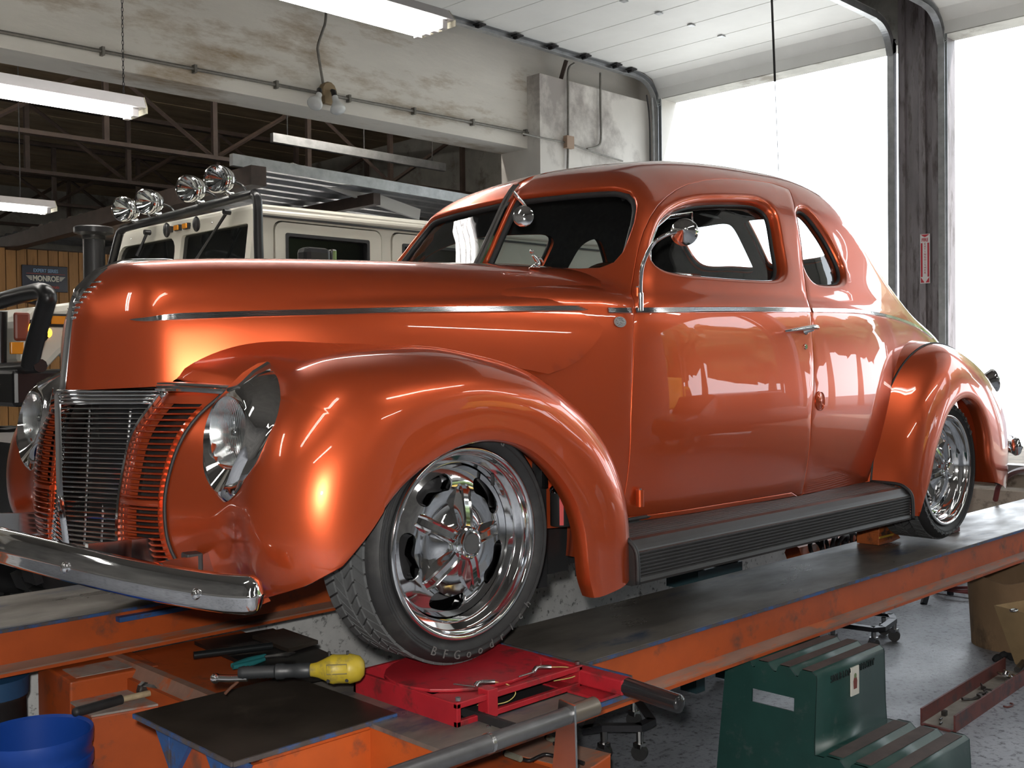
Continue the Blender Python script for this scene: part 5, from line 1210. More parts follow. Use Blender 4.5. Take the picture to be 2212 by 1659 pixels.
# light bar with four round lamps
bar = [on_x(px, py, 3.08) for px, py in ((561, 600), (558, 520), (556, 436), (548, 422), (534, 421), (400, 458), (280, 490), (264, 497), (257, 510), (240, 578), (236, 600))]
MB().tube(hermite(bar, 5), .026, 10).build('light_bar', BKM, tk, smooth=60)
SL = mat('spot_chrome', (.80, .80, .79), .10, 1.0)
for i, (px, py) in enumerate(((475, 387), (413, 408), (322, 436), (272, 452))):
    c = on_x(px, py, 3.02); t = np.interp(c[1], [bar[5][1]*0+5.25, 6.9], [bar[4][2], bar[6][2]]); d = np.array([-.88, -.45, -.12]); d /= np.linalg.norm(d); r = .072
    o = MB().lathe([(.0, -.105), (r*.45, -.098), (r*.78, -.07), (r*.97, -.03), (r, .0), (r*1.05, .004), (r*1.05, .012), (r*.98, .014), (r*1.0, .026), (r*1.06, .030), (r*1.06, .040), (r*.96, .046)], c, d, 28).build('roof_lamp', SL, tk, smooth=40)
    MB().lathe([(r*.95, .042), (r*.5, .052), (0, .055)], c, d, 24).build('lamp_lens', LENS, o, smooth=180); MB().lathe([(r*.94, .038), (r*.6, .0), (0, -.03)], c, d, 24).build('lamp_reflector', ALLOY, o, smooth=180)
    b = c+np.array([.02, -.02, -r]); bz = np.array([3.08, b[1], np.interp(b[1], sorted([bar[4][1], bar[5][1], bar[6][1]]), [q[2] for q in sorted([bar[4], bar[5], bar[6]], key=lambda q: q[1])])+.02])
    MB().tube([b, b*.4+bz*.6, bz], [.014, .012, .022], 10).build('lamp_stem', SL, o, smooth=50)
    MB().tube(hermite([c-d*.08, c-d*.10+[.06, -.03, -.03], bz+[.08, -.05, 0]], 5), .007, 6).build('lamp_cable', BKM, o, smooth=60)
for px, py in ((424, 484), (360, 497)):
    q = on_x(px, py, 3.06); MB().ball(q, (.022, .022, .045)).build('bar_clamp', BKM, tk, smooth=60)
# hood, fenders, brush guard, snorkel, mirror
MB().prism([(3.15, TY0+.12, 1.50), (2.10, TY0+.12, 1.50), (2.10, TY0+.12, 1.66), (2.35, TY0+.12, 1.72), (3.15, TY0+.12, 1.78)], (0, TY1-TY0-.24, 0)).build('engine_hood', TW, tk, bevel=.03)
fp = [on_y(px, py, TY0) for px, py in ((28, 668), (60, 655), (135, 636))]
for y0, y1 in ((TY0, TY0+.42), (TY1-.42, TY1)):
    arch = [(2.44+.52*cos(a), 1.06+.50*sin(a)) for a in np.linspace(.0, pi*.80, 12)]
    MB().prism([(x, y0, z) for x, z in [(3.15, 1.06), (3.15, 1.74), (2.30, 1.715), (1.98, 1.665), (1.90, 1.60), (1.90, 1.385)]+arch[::-1]], (0, y1-y0, 0)).build('truck_fender', TW, tk, bevel=.035)
MB().box((1.95, TY0+.42, 1.36), (2.10, TY1-.42, 1.66)).build('nose_panel', TW, tk, bevel=.02)
for k in range(7): MB().box((1.945, 5.72+.1*k, 1.42), (1.955, 5.76+.1*k, 1.60)).build('grille_slot', BKM, tk)
def on_face(px, py, r, name, m, d=(-1, -.1, 0), off=0, sq=None, par=tk):
    q = on_x(px, py, 1.895-off)
    if sq: return MB().box((q[0]-.02, q[1]-sq[0], q[2]-sq[1]), (q[0]+.01, q[1]+sq[0], q[2]+sq[1])).build(name, m, par, bevel=.006)
    return MB().lathe([(r, -.01), (r, .012), (r*.8, .022), (0, .026)], q, d, 20).build(name, m, par, smooth=50)
q = on_y(78, 716, TY0-.005)
h = MB().lathe([(.060, -.01), (.060, .012), (.050, .020), (0, .020)], q, (-.25, -1, 0), 22).build('turn_housing', BKM, tk, smooth=50)
for dx, r in ((-.016, .040), (.05, .024)):
    o = MB().lathe([(r, .0), (r*.85, .012), (0, .018)], q+np.array([dx*1.0, -.018, .004-.010*(dx > 0)]), (-.25, -1, 0), 18); V = np.array(o.v); c0 = q[0]+dx; V[:, 0] = c0+(V[:, 0]-c0)*.7; o.v = [tuple(p) for p in V]; o.build('turn_lamp', AMBL, h, smooth=60)
q = on_y(117, 691, TY0-.004); MB().box((q[0]-.08, q[1]-.012, q[2]-.035), (q[0]+.08, q[1]+.01, q[2]+.03)).build('side_marker', BKM, tk, bevel=.01); MB().box((q[0]-.02, q[1]-.018, q[2]-.02), (q[0]+.05, q[1]-.010, q[2]+.018)).build('marker_lamp', AMB, tk)
q = on_y(48, 702, TY0-.004); MB().box((q[0]-.04, q[1]-.015, q[2]-.075), (q[0]+.035, q[1]+.01, q[2]+.06)).build('reflector', mat('dull_red_lens', (.20, .045, .025), .4), tk, bevel=.02)
q = on_y(36, 752, TY0-.004); MB().box((q[0]-.03, q[1]-.012, q[2]-.028), (q[0]+.03, q[1]+.01, q[2]+.028)).build('marker_lamp', AMB, tk, bevel=.004)
GX = 1.82
gp = [on_x(px, py, GX) for px, py in ((64, 790), (76, 738), (99, 658), (103, 642), (92, 630), (60, 634), (0, 650), (-60, 668))]
MB().tube(hermite(gp, 6), .038, 12).build('brush_guard', BKM, tk, smooth=60)
for pix in (((2, 672), (0, 730), (0, 800)), ((88, 790), (40, 795), (-40, 800)), ((0, 655), (40, 640), (98, 648))):
    MB().tube(hermite([on_x(px, py, GX+.03) for px, py in pix], 4), .030, 10).build('guard_tube', BKM, tk, smooth=60)
MB().box((1.80, 5.0, 1.20), (2.05, TY1+.1, 1.37)).build('front_bumper', BKM, tk, bevel=.02)
sn = on_x(203, 540, 2.75); sz = on_x(203, 498, 2.75)[2]
MB().lathe([(.062, 1.6-sz), (.062, -.055), (.066, -.05), (.068, -.03), (.095, -.022), (.112, -.016), (.114, .014), (.104, .022), (.05, .026), (0, .026)], (sn[0], sn[1], sz), (0, 0, 1), 28).build('air_intake', BKM, tk, smooth=35)
a = on_y(680, 556, TY0-.22); mw = on_y(713, 556, TY0-.22)[0]-on_y(647, 556, TY0-.22)[0]
MB().box((a[0]-mw/2, a[1]-.07, a[2]-.14), (a[0]+mw/2-.03, a[1]+.04, a[2]+.05)).build('door_mirror', BKM, tk, bevel=.03)
MB().box((a[0]+mw/2-.035, a[1]-.068, a[2]-.14), (a[0]+mw/2, a[1]+.038, a[2]+.045)).build('mirror_edge', CHROME, tk, bevel=.008)
MB().tube([a+[0, .02, -.1], a+[.05, .22, -.2]], .018, 8).build('mirror_bracket', BKM, tk)
OT = mat('off_road_rubber', (.020, .020, .021), .7, var=.2, var_scale=20)
def truck_wheel(x, y, s):
    w = bpy.data.objects.new('wheel', None); COL.objects.link(w); w.parent = tk; R = .50
    def p(mb, name, m): o = mb.build(name, m, None, rel=False, smooth=40); o.parent = w; o.location = -np.array(tk.location); return o
    p(MB().lathe([(.22, -.15*s), (.30, -.165*s), (R-.06, -.16*s), (R-.02, -.13*s), (R-.02, .13*s), (R-.06, .16*s), (.22, .15*s)], (x, y, .51), 'y', 40), 'tire', OT)
    lug = MB()
    for k in range(26):
        for side_ in (-1, 1):
            a = 2*pi*(k+.5*(side_ > 0))/26; c = np.array([x+(R-.005)*cos(a), y+side_*.085, .51+(R-.005)*sin(a)]); e = np.array([cos(a), 0, sin(a)]); t = np.array([-sin(a), 0, cos(a)])
            lug.obox(c, t*.040, np.array([0, .075, 0]), e*.018)
    p(lug, 'tread_lugs', OT)['kind'] = 'stuff'
    p(MB().lathe([(.24, -.12*s), (.20, -.10*s), (.12, -.07*s), (.08, -.11*s), (.0, -.12*s)], (x, y, .51), 'y', 28), 'rim', BKM)
for x in (2.44, 5.5):
    for y, s in ((TY0+.14, 1), (TY1-.14, -1)): truck_wheel(x, y, s)
MB().box((2.0, TY0+.3, .55), (6.2, TY1-.3, 1.0)).box((3.2, TY0+.04, .95), (6.2, TY1-.04, 1.02)).build('underbody', BKM, tk)
MB().box((6.16, TY0, .95), (6.2, TY1, 2.26)).build('tailgate', TW, tk)
for y in (5.6, 6.5): MB().box((4.02, y-.24, 1.02), (4.15, y+.24, 1.95)).build('cab_seat', SEATM, tk, bevel=.04)
# ================================================================== LAMPS AND SIGNS
TUBE = mat('lit_fluorescent_tube', (1, 1, 1), .5, emit=(1.0, .97, .90), emit_str=24.0)
HOUS = mat('white_lamp_housing', (.62, .60, .62), .45, var=.05)
ADDED_TUBE = mat('bright_fluorescent_tube', (1, 1, 1), .5, emit=(1.0, .95, .86), emit_str=60.0)  # stronger glow, only for the strip lamps added out of view
def fixture(end, L, w, n, label, top=.075, tm=None):
    x1, y, z = end; t = thing('fluorescent_light', (x1-L/2, y, z-.06), label, 'ceiling light', 'hanging fluorescent lights')
    MB().prism([(x1-L, y-w/2, z), (x1-L, y-w*.32, z+top), (x1-L, y+w*.32, z+top), (x1-L, y+w/2, z)], (L, 0, 0)).build('housing', HOUS, t, bevel=.004)
    for k in range(n):
        yy = y+(k-(n-1)/2)*w/n*.92; MB().cyl((x1-L+.05, yy, z-.028), (x1-.06-.0*k, yy, z-.028), .019, 12).build('tube', tm or TUBE, t, smooth=60)
        MB().box((x1-.075, yy-.02, z-.055), (x1-.035, yy+.02, z)).build('socket', HOUS, t, bevel=.003)
    MB().prism([(x1, y-w/2, z-.035), (x1, y-w/2, z), (x1, y-w*.32, z+top), (x1, y+w*.32, z+top), (x1, y+w/2, z), (x1, y+w/2, z-.035)], (.006, 0, 0)).build('end_plate', mat('lamp_end_plate', (.55, .53, .42), .5), t)
    return t
f1 = fixture(on_z(944, 58, 3.45), 2.44, .34, 4, 'four-tube fluorescent light high above the coupe hood, by the bay door track')
e2 = on_z(300, 240, 3.02); f2 = fixture(e2, 2.44, .22, 2, 'two-tube fluorescent light hung on a chain at the left')
e3 = on_z(110, 452, 3.0); f3 = fixture(e3, 2.44, .30, 2, 'fluorescent light furthest away, above the wood panelling')
ch = MB()
def chain(c0, c1, n, par):
    m = MB()
    for k in range(n):
        p = c0+(c1-c0)*(k+.5)/n; l = np.linalg.norm(c1-c0)/n*.62; s_ = k % 2
        m.tube([p+np.array([.006*cos(t)*(1-s_), .006*cos(t)*s_, l*sin(t)]) for t in np.linspace(0, 2*pi, 9)[:-1]], .0022, 4, closed=True)
    o = m.build('chain', DARKM, par); o['kind'] = 'stuff'
a = e2+np.array([-.10, 0, .09]); chain(a, np.array([a[0], a[1], 5.98]), 110, f2)
a2 = e2+np.array([-2.3, 0, .09]); chain(a2, np.array([a2[0], a2[1], 5.98]), 110, f2)
for dx in (-.2, -2.2): MB().cyl((f1.location[0]+1.22+dx, f1.location[1], 3.52), (f1.location[0]+1.22+dx, f1.location[1], 6.0), .008, 6).build('hanger_rod', GALV, f1)
for dx in (-.3, -2.2): MB().cyl((e3[0]+dx, e3[1], 3.07), (e3[0]+dx, e3[1], 5.0), .006, 6).build('hanger_rod', DARKM, f3)
# a row of further lamps over the open bays to the right (mirrored in the coupe)
for i, (x, y) in enumerate(((3.5, -.5), (3.5, -4.5), (-1.0, 1.5), (7.5, -3.0), (-2.6, 4.2), (-2.2, -1.6))):
    f = fixture(np.array([x+1.2, y, 4.3]), 2.44, .26, 2, ['fluorescent light over the bay right of the coupe', 'fluorescent light over the far right bay', 'fluorescent light behind the photographer', 'fluorescent light near the far right bay door', 'fluorescent light at the front wall ahead of the coupe', 'fluorescent light at the front wall behind the photographer'][i])
    for dx in (-1, 1): MB().cyl((x+dx, y, 4.37), (x+dx, y, 6.0), .006, 6).build('hanger_rod', GALV, f)
for i, (x, y) in enumerate(((3.6, 9.25), (7.4, 9.25), (8.2, 12.0), (.0, 17.0), (3.4, 20.2))):  # unseen strip lamps added to brighten the rear bay, its deck and trusses
    zz_ = 4.55 if y < 9.5 else 2.42 if x > 5 else 3.35; f = fixture(np.array([x+1.2, y, zz_]), 2.44, .085, 1, ['bare strip light hidden behind the concrete beam, nearer end', 'bare strip light hidden behind the concrete beam, by the end wall', 'bare strip light low under the corrugated roof, hidden by the truck cab', 'bare strip light behind the wood panelling', 'bare strip light at the very back of the rear bay'][i], top=.05, tm=ADDED_TUBE)
    for dx in (-1, 1): MB().cyl((x+dx, y, zz_+.03), (x+dx, y, 3.19 if x > 5 and y > 10 else 5.0), .006, 6).build('hanger_rod', DARKM, f)
# twin flood lamps
jb = on_y(704, 198, 8.6); fl2 = thing('flood_lamps', jb, 'pair of white flood bulbs on a round box on the concrete beam', 'lamp')
MB().lathe([(.085, 0), (.085, .055), (.075, .065), (0, .065)], jb, (0, -1, 0), 12).build('junction_box', mat('brass_box', (.30, .22, .13), .5, .4), fl2, smooth=30)
MB().box((jb[0]-.06, jb[1]-.066, jb[2]-.13), (jb[0]+.085, jb[1]-.01, jb[2]+.01)).build('box_cover', bpy.data.materials['brass_box'], fl2, bevel=.008)
PAR = mat('frosted_bulb', (.78, .80, .80), .25)
for a, b, c in (((692, 196), (688, 207), (679, 226)), ((717, 196), (724, 213), (730, 236))):
    A, B, Cc = on_y(*a, 8.52), on_y(*b, 8.45), on_y(*c, 8.40); d = Cc-B; d /= np.linalg.norm(d)
    o = MB().tube([A, (A+B)/2+[0, 0, .03], B], [.018, .026, .026], 10).build('lamp_holder', DARKM, fl2, smooth=50)
    MB().lathe([(.030, -.02), (.032, .03), (.045, .06), (.072, .115), (.074, .13), (.06, .145), (0, .155)], B, d, 20).build('flood_bulb', PAR, o, smooth=60)
MB().tube(hermite([jb+[-.05, -.03, .05], on_y(688, 120, 8.57), on_y(687, 98, 8.56), on_y(697, 66, 8.56), on_y(703, 45, 8.56), on_y(706, -8, 8.56)], 5), .013, 8).build('feed_conduit', CONDUIT, fl2, smooth=60)
# signs
sg_ = thing('shop_sign', (5.81, 14.88, 2.43), 'dark blue shock absorber sign hanging on the wood panelling', 'sign')
MB().box((5.50, 14.885, 2.435), (6.11, 14.925, 2.787)).build('sign_panel', mat('navy_sign', (.022, .030, .055), .4), sg_, bevel=.006)
WHT = mat('sign_white', (.82, .80, .70), .5, emit=None); RDS = mat('sign_red', (.50, .07, .05), .5); BLS = mat('sign_blue', (.30, .50, .75), .5)
text_part('lettering', 'EXPERT SERIES', .066, BLS, sg_, (5.81, 14.882, 2.715), (1, 0, 0), (0, 0, 1), sx=.78, bold=.001)
MB().box((5.55, 14.879, 2.672), (6.07, 14.885, 2.678)).build('red_rule', RDS, sg_)
text_part('lettering', 'MONROE', .102, WHT, sg_, (5.81, 14.882, 2.608), (1, 0, 0), (0, 0, 1), sx=.80, bold=.004)
for s in (-1, 1):
    for k in range(4): MB().prism([(5.81+s*.185, 14.880, 2.643-.016*k), (5.81+s*(.265-.016*k), 14.880, 2.643-.016*k), (5.81+s*(.255-.016*k), 14.880, 2.633-.016*k), (5.81+s*.185, 14.880, 2.633-.016*k)], (0, .004, 0)).build('wing_bar', WHT, sg_)
text_part('lettering', 'Shocks & Struts', .062, RDS, sg_, (5.81, 14.882, 2.500), (1, 0, 0), (0, 0, 1), sx=.90, bold=.0015)
fx_ = thing('fire_sign', (10.88, 4.90, 2.17), 'red and white vertical fire extinguisher sign on the grey post', 'sign')
XS = 10.876; MB().box((XS, 4.846, 2.168), (XS+.008, 4.948, 2.678)).build('sign_panel', mat('sign_face', (.80, .78, .78), .5), fx_)
RED2 = mat('fire_red', (.52, .03, .05), .5)
yc_, w_ = 4.897, .044
def frect(y0, y1, z0, z1, nm='red_field'): MB().box((XS-.002, y0, z0), (XS, y1, z1)).build(nm, RED2, fx_)
frect(yc_+.026, yc_+w_, 2.235, 2.585); frect(yc_-w_, yc_-.026, 2.235, 2.585)
MB().prism([(XS-.002, yc_-w_, 2.672), (XS-.002, yc_+w_, 2.672), (XS-.002, yc_+.02, 2.655), (XS-.002, yc_, 2.645), (XS-.002, yc_-.02, 2.655)], (.002, 0, 0)).build('red_arrow', RED2, fx_)
for s in (-1, 1): MB().prism([(XS-.002, yc_+s*w_, 2.176), (XS-.002, yc_+s*w_, 2.232), (XS-.002, yc_+s*.006, 2.176)], (.002, 0, 0)).build('red_corner', RED2, fx_)
text_part('lettering', 'FIRE', .050, RED2, fx_, (XS-.001, yc_, 2.615), (0, -1, 0), (0, 0, 1), sx=.78, bold=.001)
for k, chx in enumerate('EXTINGUISHER'): text_part('letter', chx, .030, RED2, fx_, (XS-.001, yc_, 2.575-.0272*k), (0, -1, 0), (0, 0, 1), sx=1.0)
# ================================================================== THINGS ON THE FLOOR AND THE RACK
GRN = mat('dark_green_plastic', (.012, .050, .043), .42, var=.12, var_scale=10, dirt=(.05, .075, .07), dirt_amt=.15, dirt_scale=14); PAD = mat('worn_brown_tread', (.075, .055, .05), .7, var=.25, var_scale=18)
ss = thing('step_stool', (3.02, 1.6, 0), 'dark green plastic two-step stool with ribbed treads beside the near runway', 'step stool')
SX0, SX1 = 2.805, 3.228
def ridge(y0, y1, z, n, gap=.022, dip=.022):
    out = []; w = (y1-y0)/n
    for k in range(n):
        a = y0+k*w; b = a+w
        out += [(a+(.010 if k else .0), z-.004 if k else z-.010), (a+.014, z), (b-gap-.008, z), (b-gap, z-.006)]
        if k < n-1: out += [(b-gap+.005, z-dip), (b-gap+.013, z-dip)]
        else: out += [(b, z-.006)]
    return out
prof = [(1.318, .0), (1.325, .10)]+ridge(1.328, 1.582, .232, 3)+[(1.590, .225), (1.592, .28), (1.590, .44)]+ridge(1.592, 1.888, .462, 4)+[(1.90, .44), (1.93, .0)]
def sx(x, z): return x+(x-(SX0+SX1)/2)/.21*.030*(.46-z)/.46
sh = MB(); sh.grid([[(sx(x, z), y, z) for x in (SX0, SX1)] for y, z in prof[:-1]]); o = sh.build('step_shell', GRN, ss, smooth=25)
md = o.modifiers.new('thick', 'SOLIDIFY'); md.thickness = .006; md.offset = -1
po = [(y, z) for y, z in prof]
for x, s in ((SX0, 1), (SX1, -1)):
    hole = [(1.660, .335), (1.805, .335), (1.805, .375), (1.660, .375)]
    plate2(po, [hole], lambda u, v, d, x=x, s=s: (sx(x, v)+s*d, u, v), .006, 'side_panel', GRN, ss, step=.06)
for y0, y1, z, n in ((1.328, 1.582, .232, 3), (1.592, 1.888, .462, 4)):
    w = (y1-y0)/n
    for k in range(n): MB().box((SX0+.006, y0+k*w+.013, z), (SX1-.006, y0+(k+1)*w-.026, z+.0016)).build('tread_pad', PAD, ss)
text_part('raised_lettering', '500LB LOAD CAPACITY', .030, mat('lettering_shadow', (.003, .010, .009), .6), ss, (3.02, 1.5885, .425), (1, 0, 0), (0, 0, 1), extrude=.0015, sx=.86)  # lettering coloured darker than the green plastic
a, b = on_y(1837, 1443, 1.588), on_y(1854, 1497, 1.588)
sk = MB().box((a[0], 1.585, b[2]), (b[0], 1.589, a[2])).build('sticker', mat('white_sticker', (.72, .70, .62), .5), ss)
cx_, cz_ = (a[0]+b[0])/2, (a[2]+b[2])/2
MB().prism([(cx_-.010, 1.5845, cz_-.024), (cx_+.010, 1.5845, cz_-.024), (cx_+.012, 1.5845, cz_), (cx_+.007, 1.5845, cz_+.012), (cx_-.007, 1.5845, cz_+.012), (cx_-.012, 1.5845, cz_)], (0, .001, 0)).build('sticker_mark', mat('dull_red_print', (.18, .04, .03), .6), sk)
MB().lathe([(.008, 0), (0, .001)], (cx_, 1.5845, cz_+.016), (0, -1, 0), 12).build('sticker_mark', mat('dull_green_print', (.16, .22, .10), .6), sk)
# creepers
def creeper(pix, z, label, casters, h=.022):
    P = [on_z(px, py, z) for px, py in pix]; c = np.mean(P, 0)
    t = thing('creeper_frame', (c[0], c[1], 0), label, 'creeper', 'rolling creeper frames'); n = len(P)
    for i in range(n):
        a, b = P[i], P[(i+1) % n]; d = (b-a)/np.linalg.norm(b-a); nn = np.array([-d[1], d[0], 0]); nn = nn if nn@(c-a) > 0 else -nn
        MB().tube([a, b], 1, prof=[(-.002, -h/2), (.002, -h/2), (.002, h/2-.003), (.030, h/2-.003), (.030, h/2), (-.002, h/2)] if np.cross(d, [0, 0, 1.0])@nn > 0 else [(.002, -h/2), (-.002, -h/2), (-.002, h/2-.003), (-.030, h/2-.003), (-.030, h/2), (.002, h/2)], up=(0, 0, 1)).build('frame_rail', mat('black_angle_iron', (.035, .035, .04), .35, .5), t)
    for i in casters:
        p = P[i]+(c-P[i])*.10; o = MB().cyl((p[0], p[1], z-h/2), (p[0], p[1], .055), .012, 10).box((p[0]-.016, p[1]-.016, .045), (p[0]+.016, p[1]+.016, .062)).build('caster_fork', STEEL, t)
        MB().cyl((p[0]-.010, p[1]-.004, .029), (p[0]+.010, p[1]+.004, .029), .028, 16).build('caster_wheel', RUBBER, o, smooth=40)
    return t
creeper([(1790, 1353), (1820, 1352), (1888, 1361), (1912, 1359), (1937, 1341), (1930, 1330), (1912, 1327), (1860, 1324)], .10, 'small black creeper frame on casters out on the floor behind the step stool', (0, 2, 4, 6))
creeper([(1258, 1580), (1300, 1574), (1386, 1574), (1416, 1560), (1372, 1500), (1300, 1500)], .115, 'black creeper frame on casters beneath the red turntable handle', (1, 2, 4))
# channel of scrap on the floor
RST = mat('rusty_red_channel', (.15, .045, .038), .55, var=.25, var_scale=9, dirt=(.06, .04, .045), dirt_amt=.35, dirt_scale=12); TRAYM = mat('dusty_tray', (.27, .25, .22), .8, var=.25, var_scale=14)
f0, f1_ = on_z(1992, 1566, .0), on_z(2060, 1582, .0); ax = np.array([1.0, .045, 0]); L = .92
sc_ = thing('scrap_channel', (f0+f1_)/2+ax*L/2, 'long rusty steel channel on the floor holding loose bolts and tools', 'channel')
w = (f1_-f0); wn = w/np.linalg.norm(w); hv = np.array([0, 0, .062])
for p0, s in ((f0, -1), (f1_, 1)): MB().add([p0, p0+ax*L, p0+ax*L+hv, p0+hv, p0+wn*s*.007, p0+wn*s*.007+ax*L, p0+wn*s*.007+ax*L+hv, p0+wn*s*.007+hv], [(0, 1, 2, 3), (4, 7, 6, 5), (0, 4, 5, 1), (3, 2, 6, 7), (0, 3, 7, 4), (1, 5, 6, 2)]).build('channel_wall', RST, sc_)
MB().prism([f0+[0, 0, .001], f1_+[0, 0, .001], f1_+[0, 0, .008], f0+[0, 0, .008]], ax*L).build('channel_floor', TRAYM, sc_); MB().prism([f0+[0, 0, .001]-ax*.012, f1_+[0, 0, .001]-ax*.012, f1_+[0, 0, .009]-ax*.012, f0+[0, 0, .009]-ax*.012], ax*.014).build('channel_end', RST, sc_)
OILY = mat('oily_steel', (.12, .115, .11), .35, .85, var=.3, var_scale=40)
def inch(px, py, h=.01): return on_z(px, py, h)
def small(name, label, mb, m=OILY, group='scrap in the channel', cat='scrap part', sm=40):
    return mb.build(name, m, None, smooth=sm, label=label, cat=cat, group=group)
p = inch(2040, 1545); small('nut', 'square dark nut near the open end of the scrap channel', MB().box((p[0]-.010, p[1]-.008, .009), (p[0]+.010, p[1]+.008, .028)), cat='nut')
for k, (px, py, lb) in enumerate(((2029, 1555, 'short dark pin in the scrap channel, next to the square nut'), (2029, 1564, 'short dark pin in the scrap channel, nearest its open end'))):
    p = inch(px, py); small('pin', lb, MB().cyl(p-[.008, .006, -.004], p+[.012, -.004, .004], .004, 8), cat='pin')
p = inch(2100, 1511); d = np.array([.9, -.42, 0]); small('wrench', 'oily open-ended wrench lying across the scrap channel', MB().tube([p-d*.05+[0, 0, .008], p, p+d*.05+[0, 0, .008]], [.006, .005, .008], 6).tube([p+d*.05+np.array([.016*cos(t), .016*sin(t), .010]) for t in np.linspace(.5, 5.5, 9)], .006, 6), cat='wrench')
for k, (px, py, r, lb) in enumerate(((2142, 1495, .028, 'steel ring lying in the scrap channel by the bolts'), (2140, 1502, .016, 'smaller oily ring half under the steel ring in the channel'))):
    p = inch(px, py, .014); small('ring', lb, MB().tube([p+np.array([r*cos(t), r*sin(t), .004*sin(t)]) for t in np.linspace(0, 2*pi, 25)[:-1]], .0045, 6, closed=True), cat='ring')
for k, (px, py, lb) in enumerate(((2120, 1503, 'hex bolt beside the wrench in the scrap channel'), (2132, 1508, 'short hex bolt against the channel wall'), (2164, 1488, 'bright bolt standing against the near channel wall'), (2124, 1489, 'dark bolt under the far channel wall'))):
    p = inch(px, py); small('bolt', lb, MB().cyl(p, p+[0, 0, .012], .011, 6).cyl(p+[0, 0, .004], p+[.028, .01*(k-1), .012], .005, 8), cat='bolt')
p = inch(2171, 1457, .03); small('flange', 'bright round flange with a hub in the scrap channel', MB().lathe([(.034, 0), (.034, .005), (.014, .008), (.012, .022), (.005, .022), (.005, 0)], p-[0, 0, .004], (.15, -.2, 1), 24), STEEL, cat='flange')
p = inch(2186, 1474); small('bracket', 'curved bright bracket in the scrap channel', MB().tube(hermite([p+[-.04, .01, .006], p+[-.01, -.005, .012], p+[.03, .0, .014], p+[.06, .018, .012]], 5), .009, 6), STEEL, cat='bracket')
p = inch(2200, 1450); small('pipe_piece', 'short oily pipe at the far end of the scrap channel', MB().cyl(p+[-.03, -.005, .014], p+[.12, .02, .014], .013, 12), cat='pipe')
p = on_z(2178, 1523, .004); small('hook', 'small rusty hook on the floor beside the scrap channel', MB().tube([p+np.array([.03*cos(t), .015*sin(t), 0]) for t in np.linspace(2.6, 6.6, 9)], .0035, 6), RST, group=None, cat='hook')
# fibre tubs
FIB = mat('brown_fibre', (.30, .19, .105), .8, var=.2, var_scale=6, dirt=(.12, .08, .05), dirt_amt=.35, dirt_scale=5, stretch=(1, 1, .5))
c1 = np.array([5.42, 1.99, 0]); tc = at_d(2183, 1385, 1.0)
cen = on_z(2186, 1392, 0); R_ = .20
tb1 = thing('fibre_drum', cen, 'round brown fibre drum with a ragged rim at the right edge', 'bin', 'brown scrap bins')
pr = [(.0, .006), (R_*.90, .006), (R_*.90, .0), (R_*.92, .0)]
G = []
for r, z in ((R_*.88, .004), (R_*.90, .0), (R_*.94, .15), (R_*.99, .29), (R_*1.02, .34), (R_*.985, .34), (R_*.95, .27), (R_*.90, .10), (R_*.86, .012), (0, .012)):
    G.append([(cen[0]+r*cos(t), cen[1]+r*sin(t), z+(.012*sin(3*t+1)+.006*sin(7*t) if z > .25 else 0)) for t in np.linspace(0, 2*pi, 37)[:-1]])
MB().grid(G, closev=True).build('drum_wall', FIB, tb1, smooth=60)
p = on_z(2190, 1318, .30); MB().tube([p+np.array([.022*cos(t), .012*sin(t), 0]) for t in np.linspace(0, 2*pi, 17)[:-1]], .004, 6, closed=True).build('handle_ring', STEEL, tb1)
cen = on_z(2242, 1440, 0)
tb2 = thing('cardboard_bin', cen, 'tapered tan cardboard bin with black print in front of the fibre drum', 'bin', 'brown scrap bins')
s0, s1, H_ = .085, .165, .26; CBD = mat('tan_cardboard', (.42, .29, .15), .8, var=.15, var_scale=6)
q0 = [np.array([cen[0]+a*s0, cen[1]+b*s0, .002]) for a, b in ((-1, -.6), (-.4, 1), (1, .6), (.5, -1))]; q1 = [np.array([cen[0]+a*s1, cen[1]+b*s1, H_]) for a, b in ((-1, -.6), (-.4, 1), (1, .6), (.5, -1))]
for i in range(4):
    j = (i+1) % 4; ic = np.array([cen[0], cen[1], 0]); P = [q0[i], q0[j], q1[j], q1[i]]; Q = [p+(np.array([ic[0], ic[1], p[2]])-p)*.035 for p in P]
    MB().add(P+Q, [(0, 1, 2, 3), (4, 7, 6, 5), (0, 4, 5, 1), (1, 5, 6, 2), (2, 6, 7, 3), (3, 7, 4, 0)]).build('bin_side', CBD, tb2)
MB().prism([p+[0, 0, .002] for p in q0], (0, 0, .004)).build('bin_bottom', CBD, tb2)
a, b = (q0[0]+q1[0])/2, (q0[3]+q1[3])/2; up = (q1[0]+q1[3]-q0[0]-q0[3]); rd = b-a; nn = np.cross(rd, up); nn /= np.linalg.norm(nn)
text_part('printing', 'KIM-TEX', .040, mat('faded_print', (.09, .07, .05), .7), tb2, (a+b)/2+nn*.002, rd, up, extrude=.0006, sx=.8)
p = on_z(2170, 1424, .01); MB().tube(hermite([p+[-.05, .03, .0], p+[0, 0, .02], p+[.05, -.03, 0], p+[.12, -.02, .01]], 5), [.01+.008*abs(sin(k)) for k in range(16)], 7).build('oily_rag', mat('black_rag', (.02, .02, .022), .9), None, label='crumpled oily black rag on the floor by the cardboard bin', cat='rag')
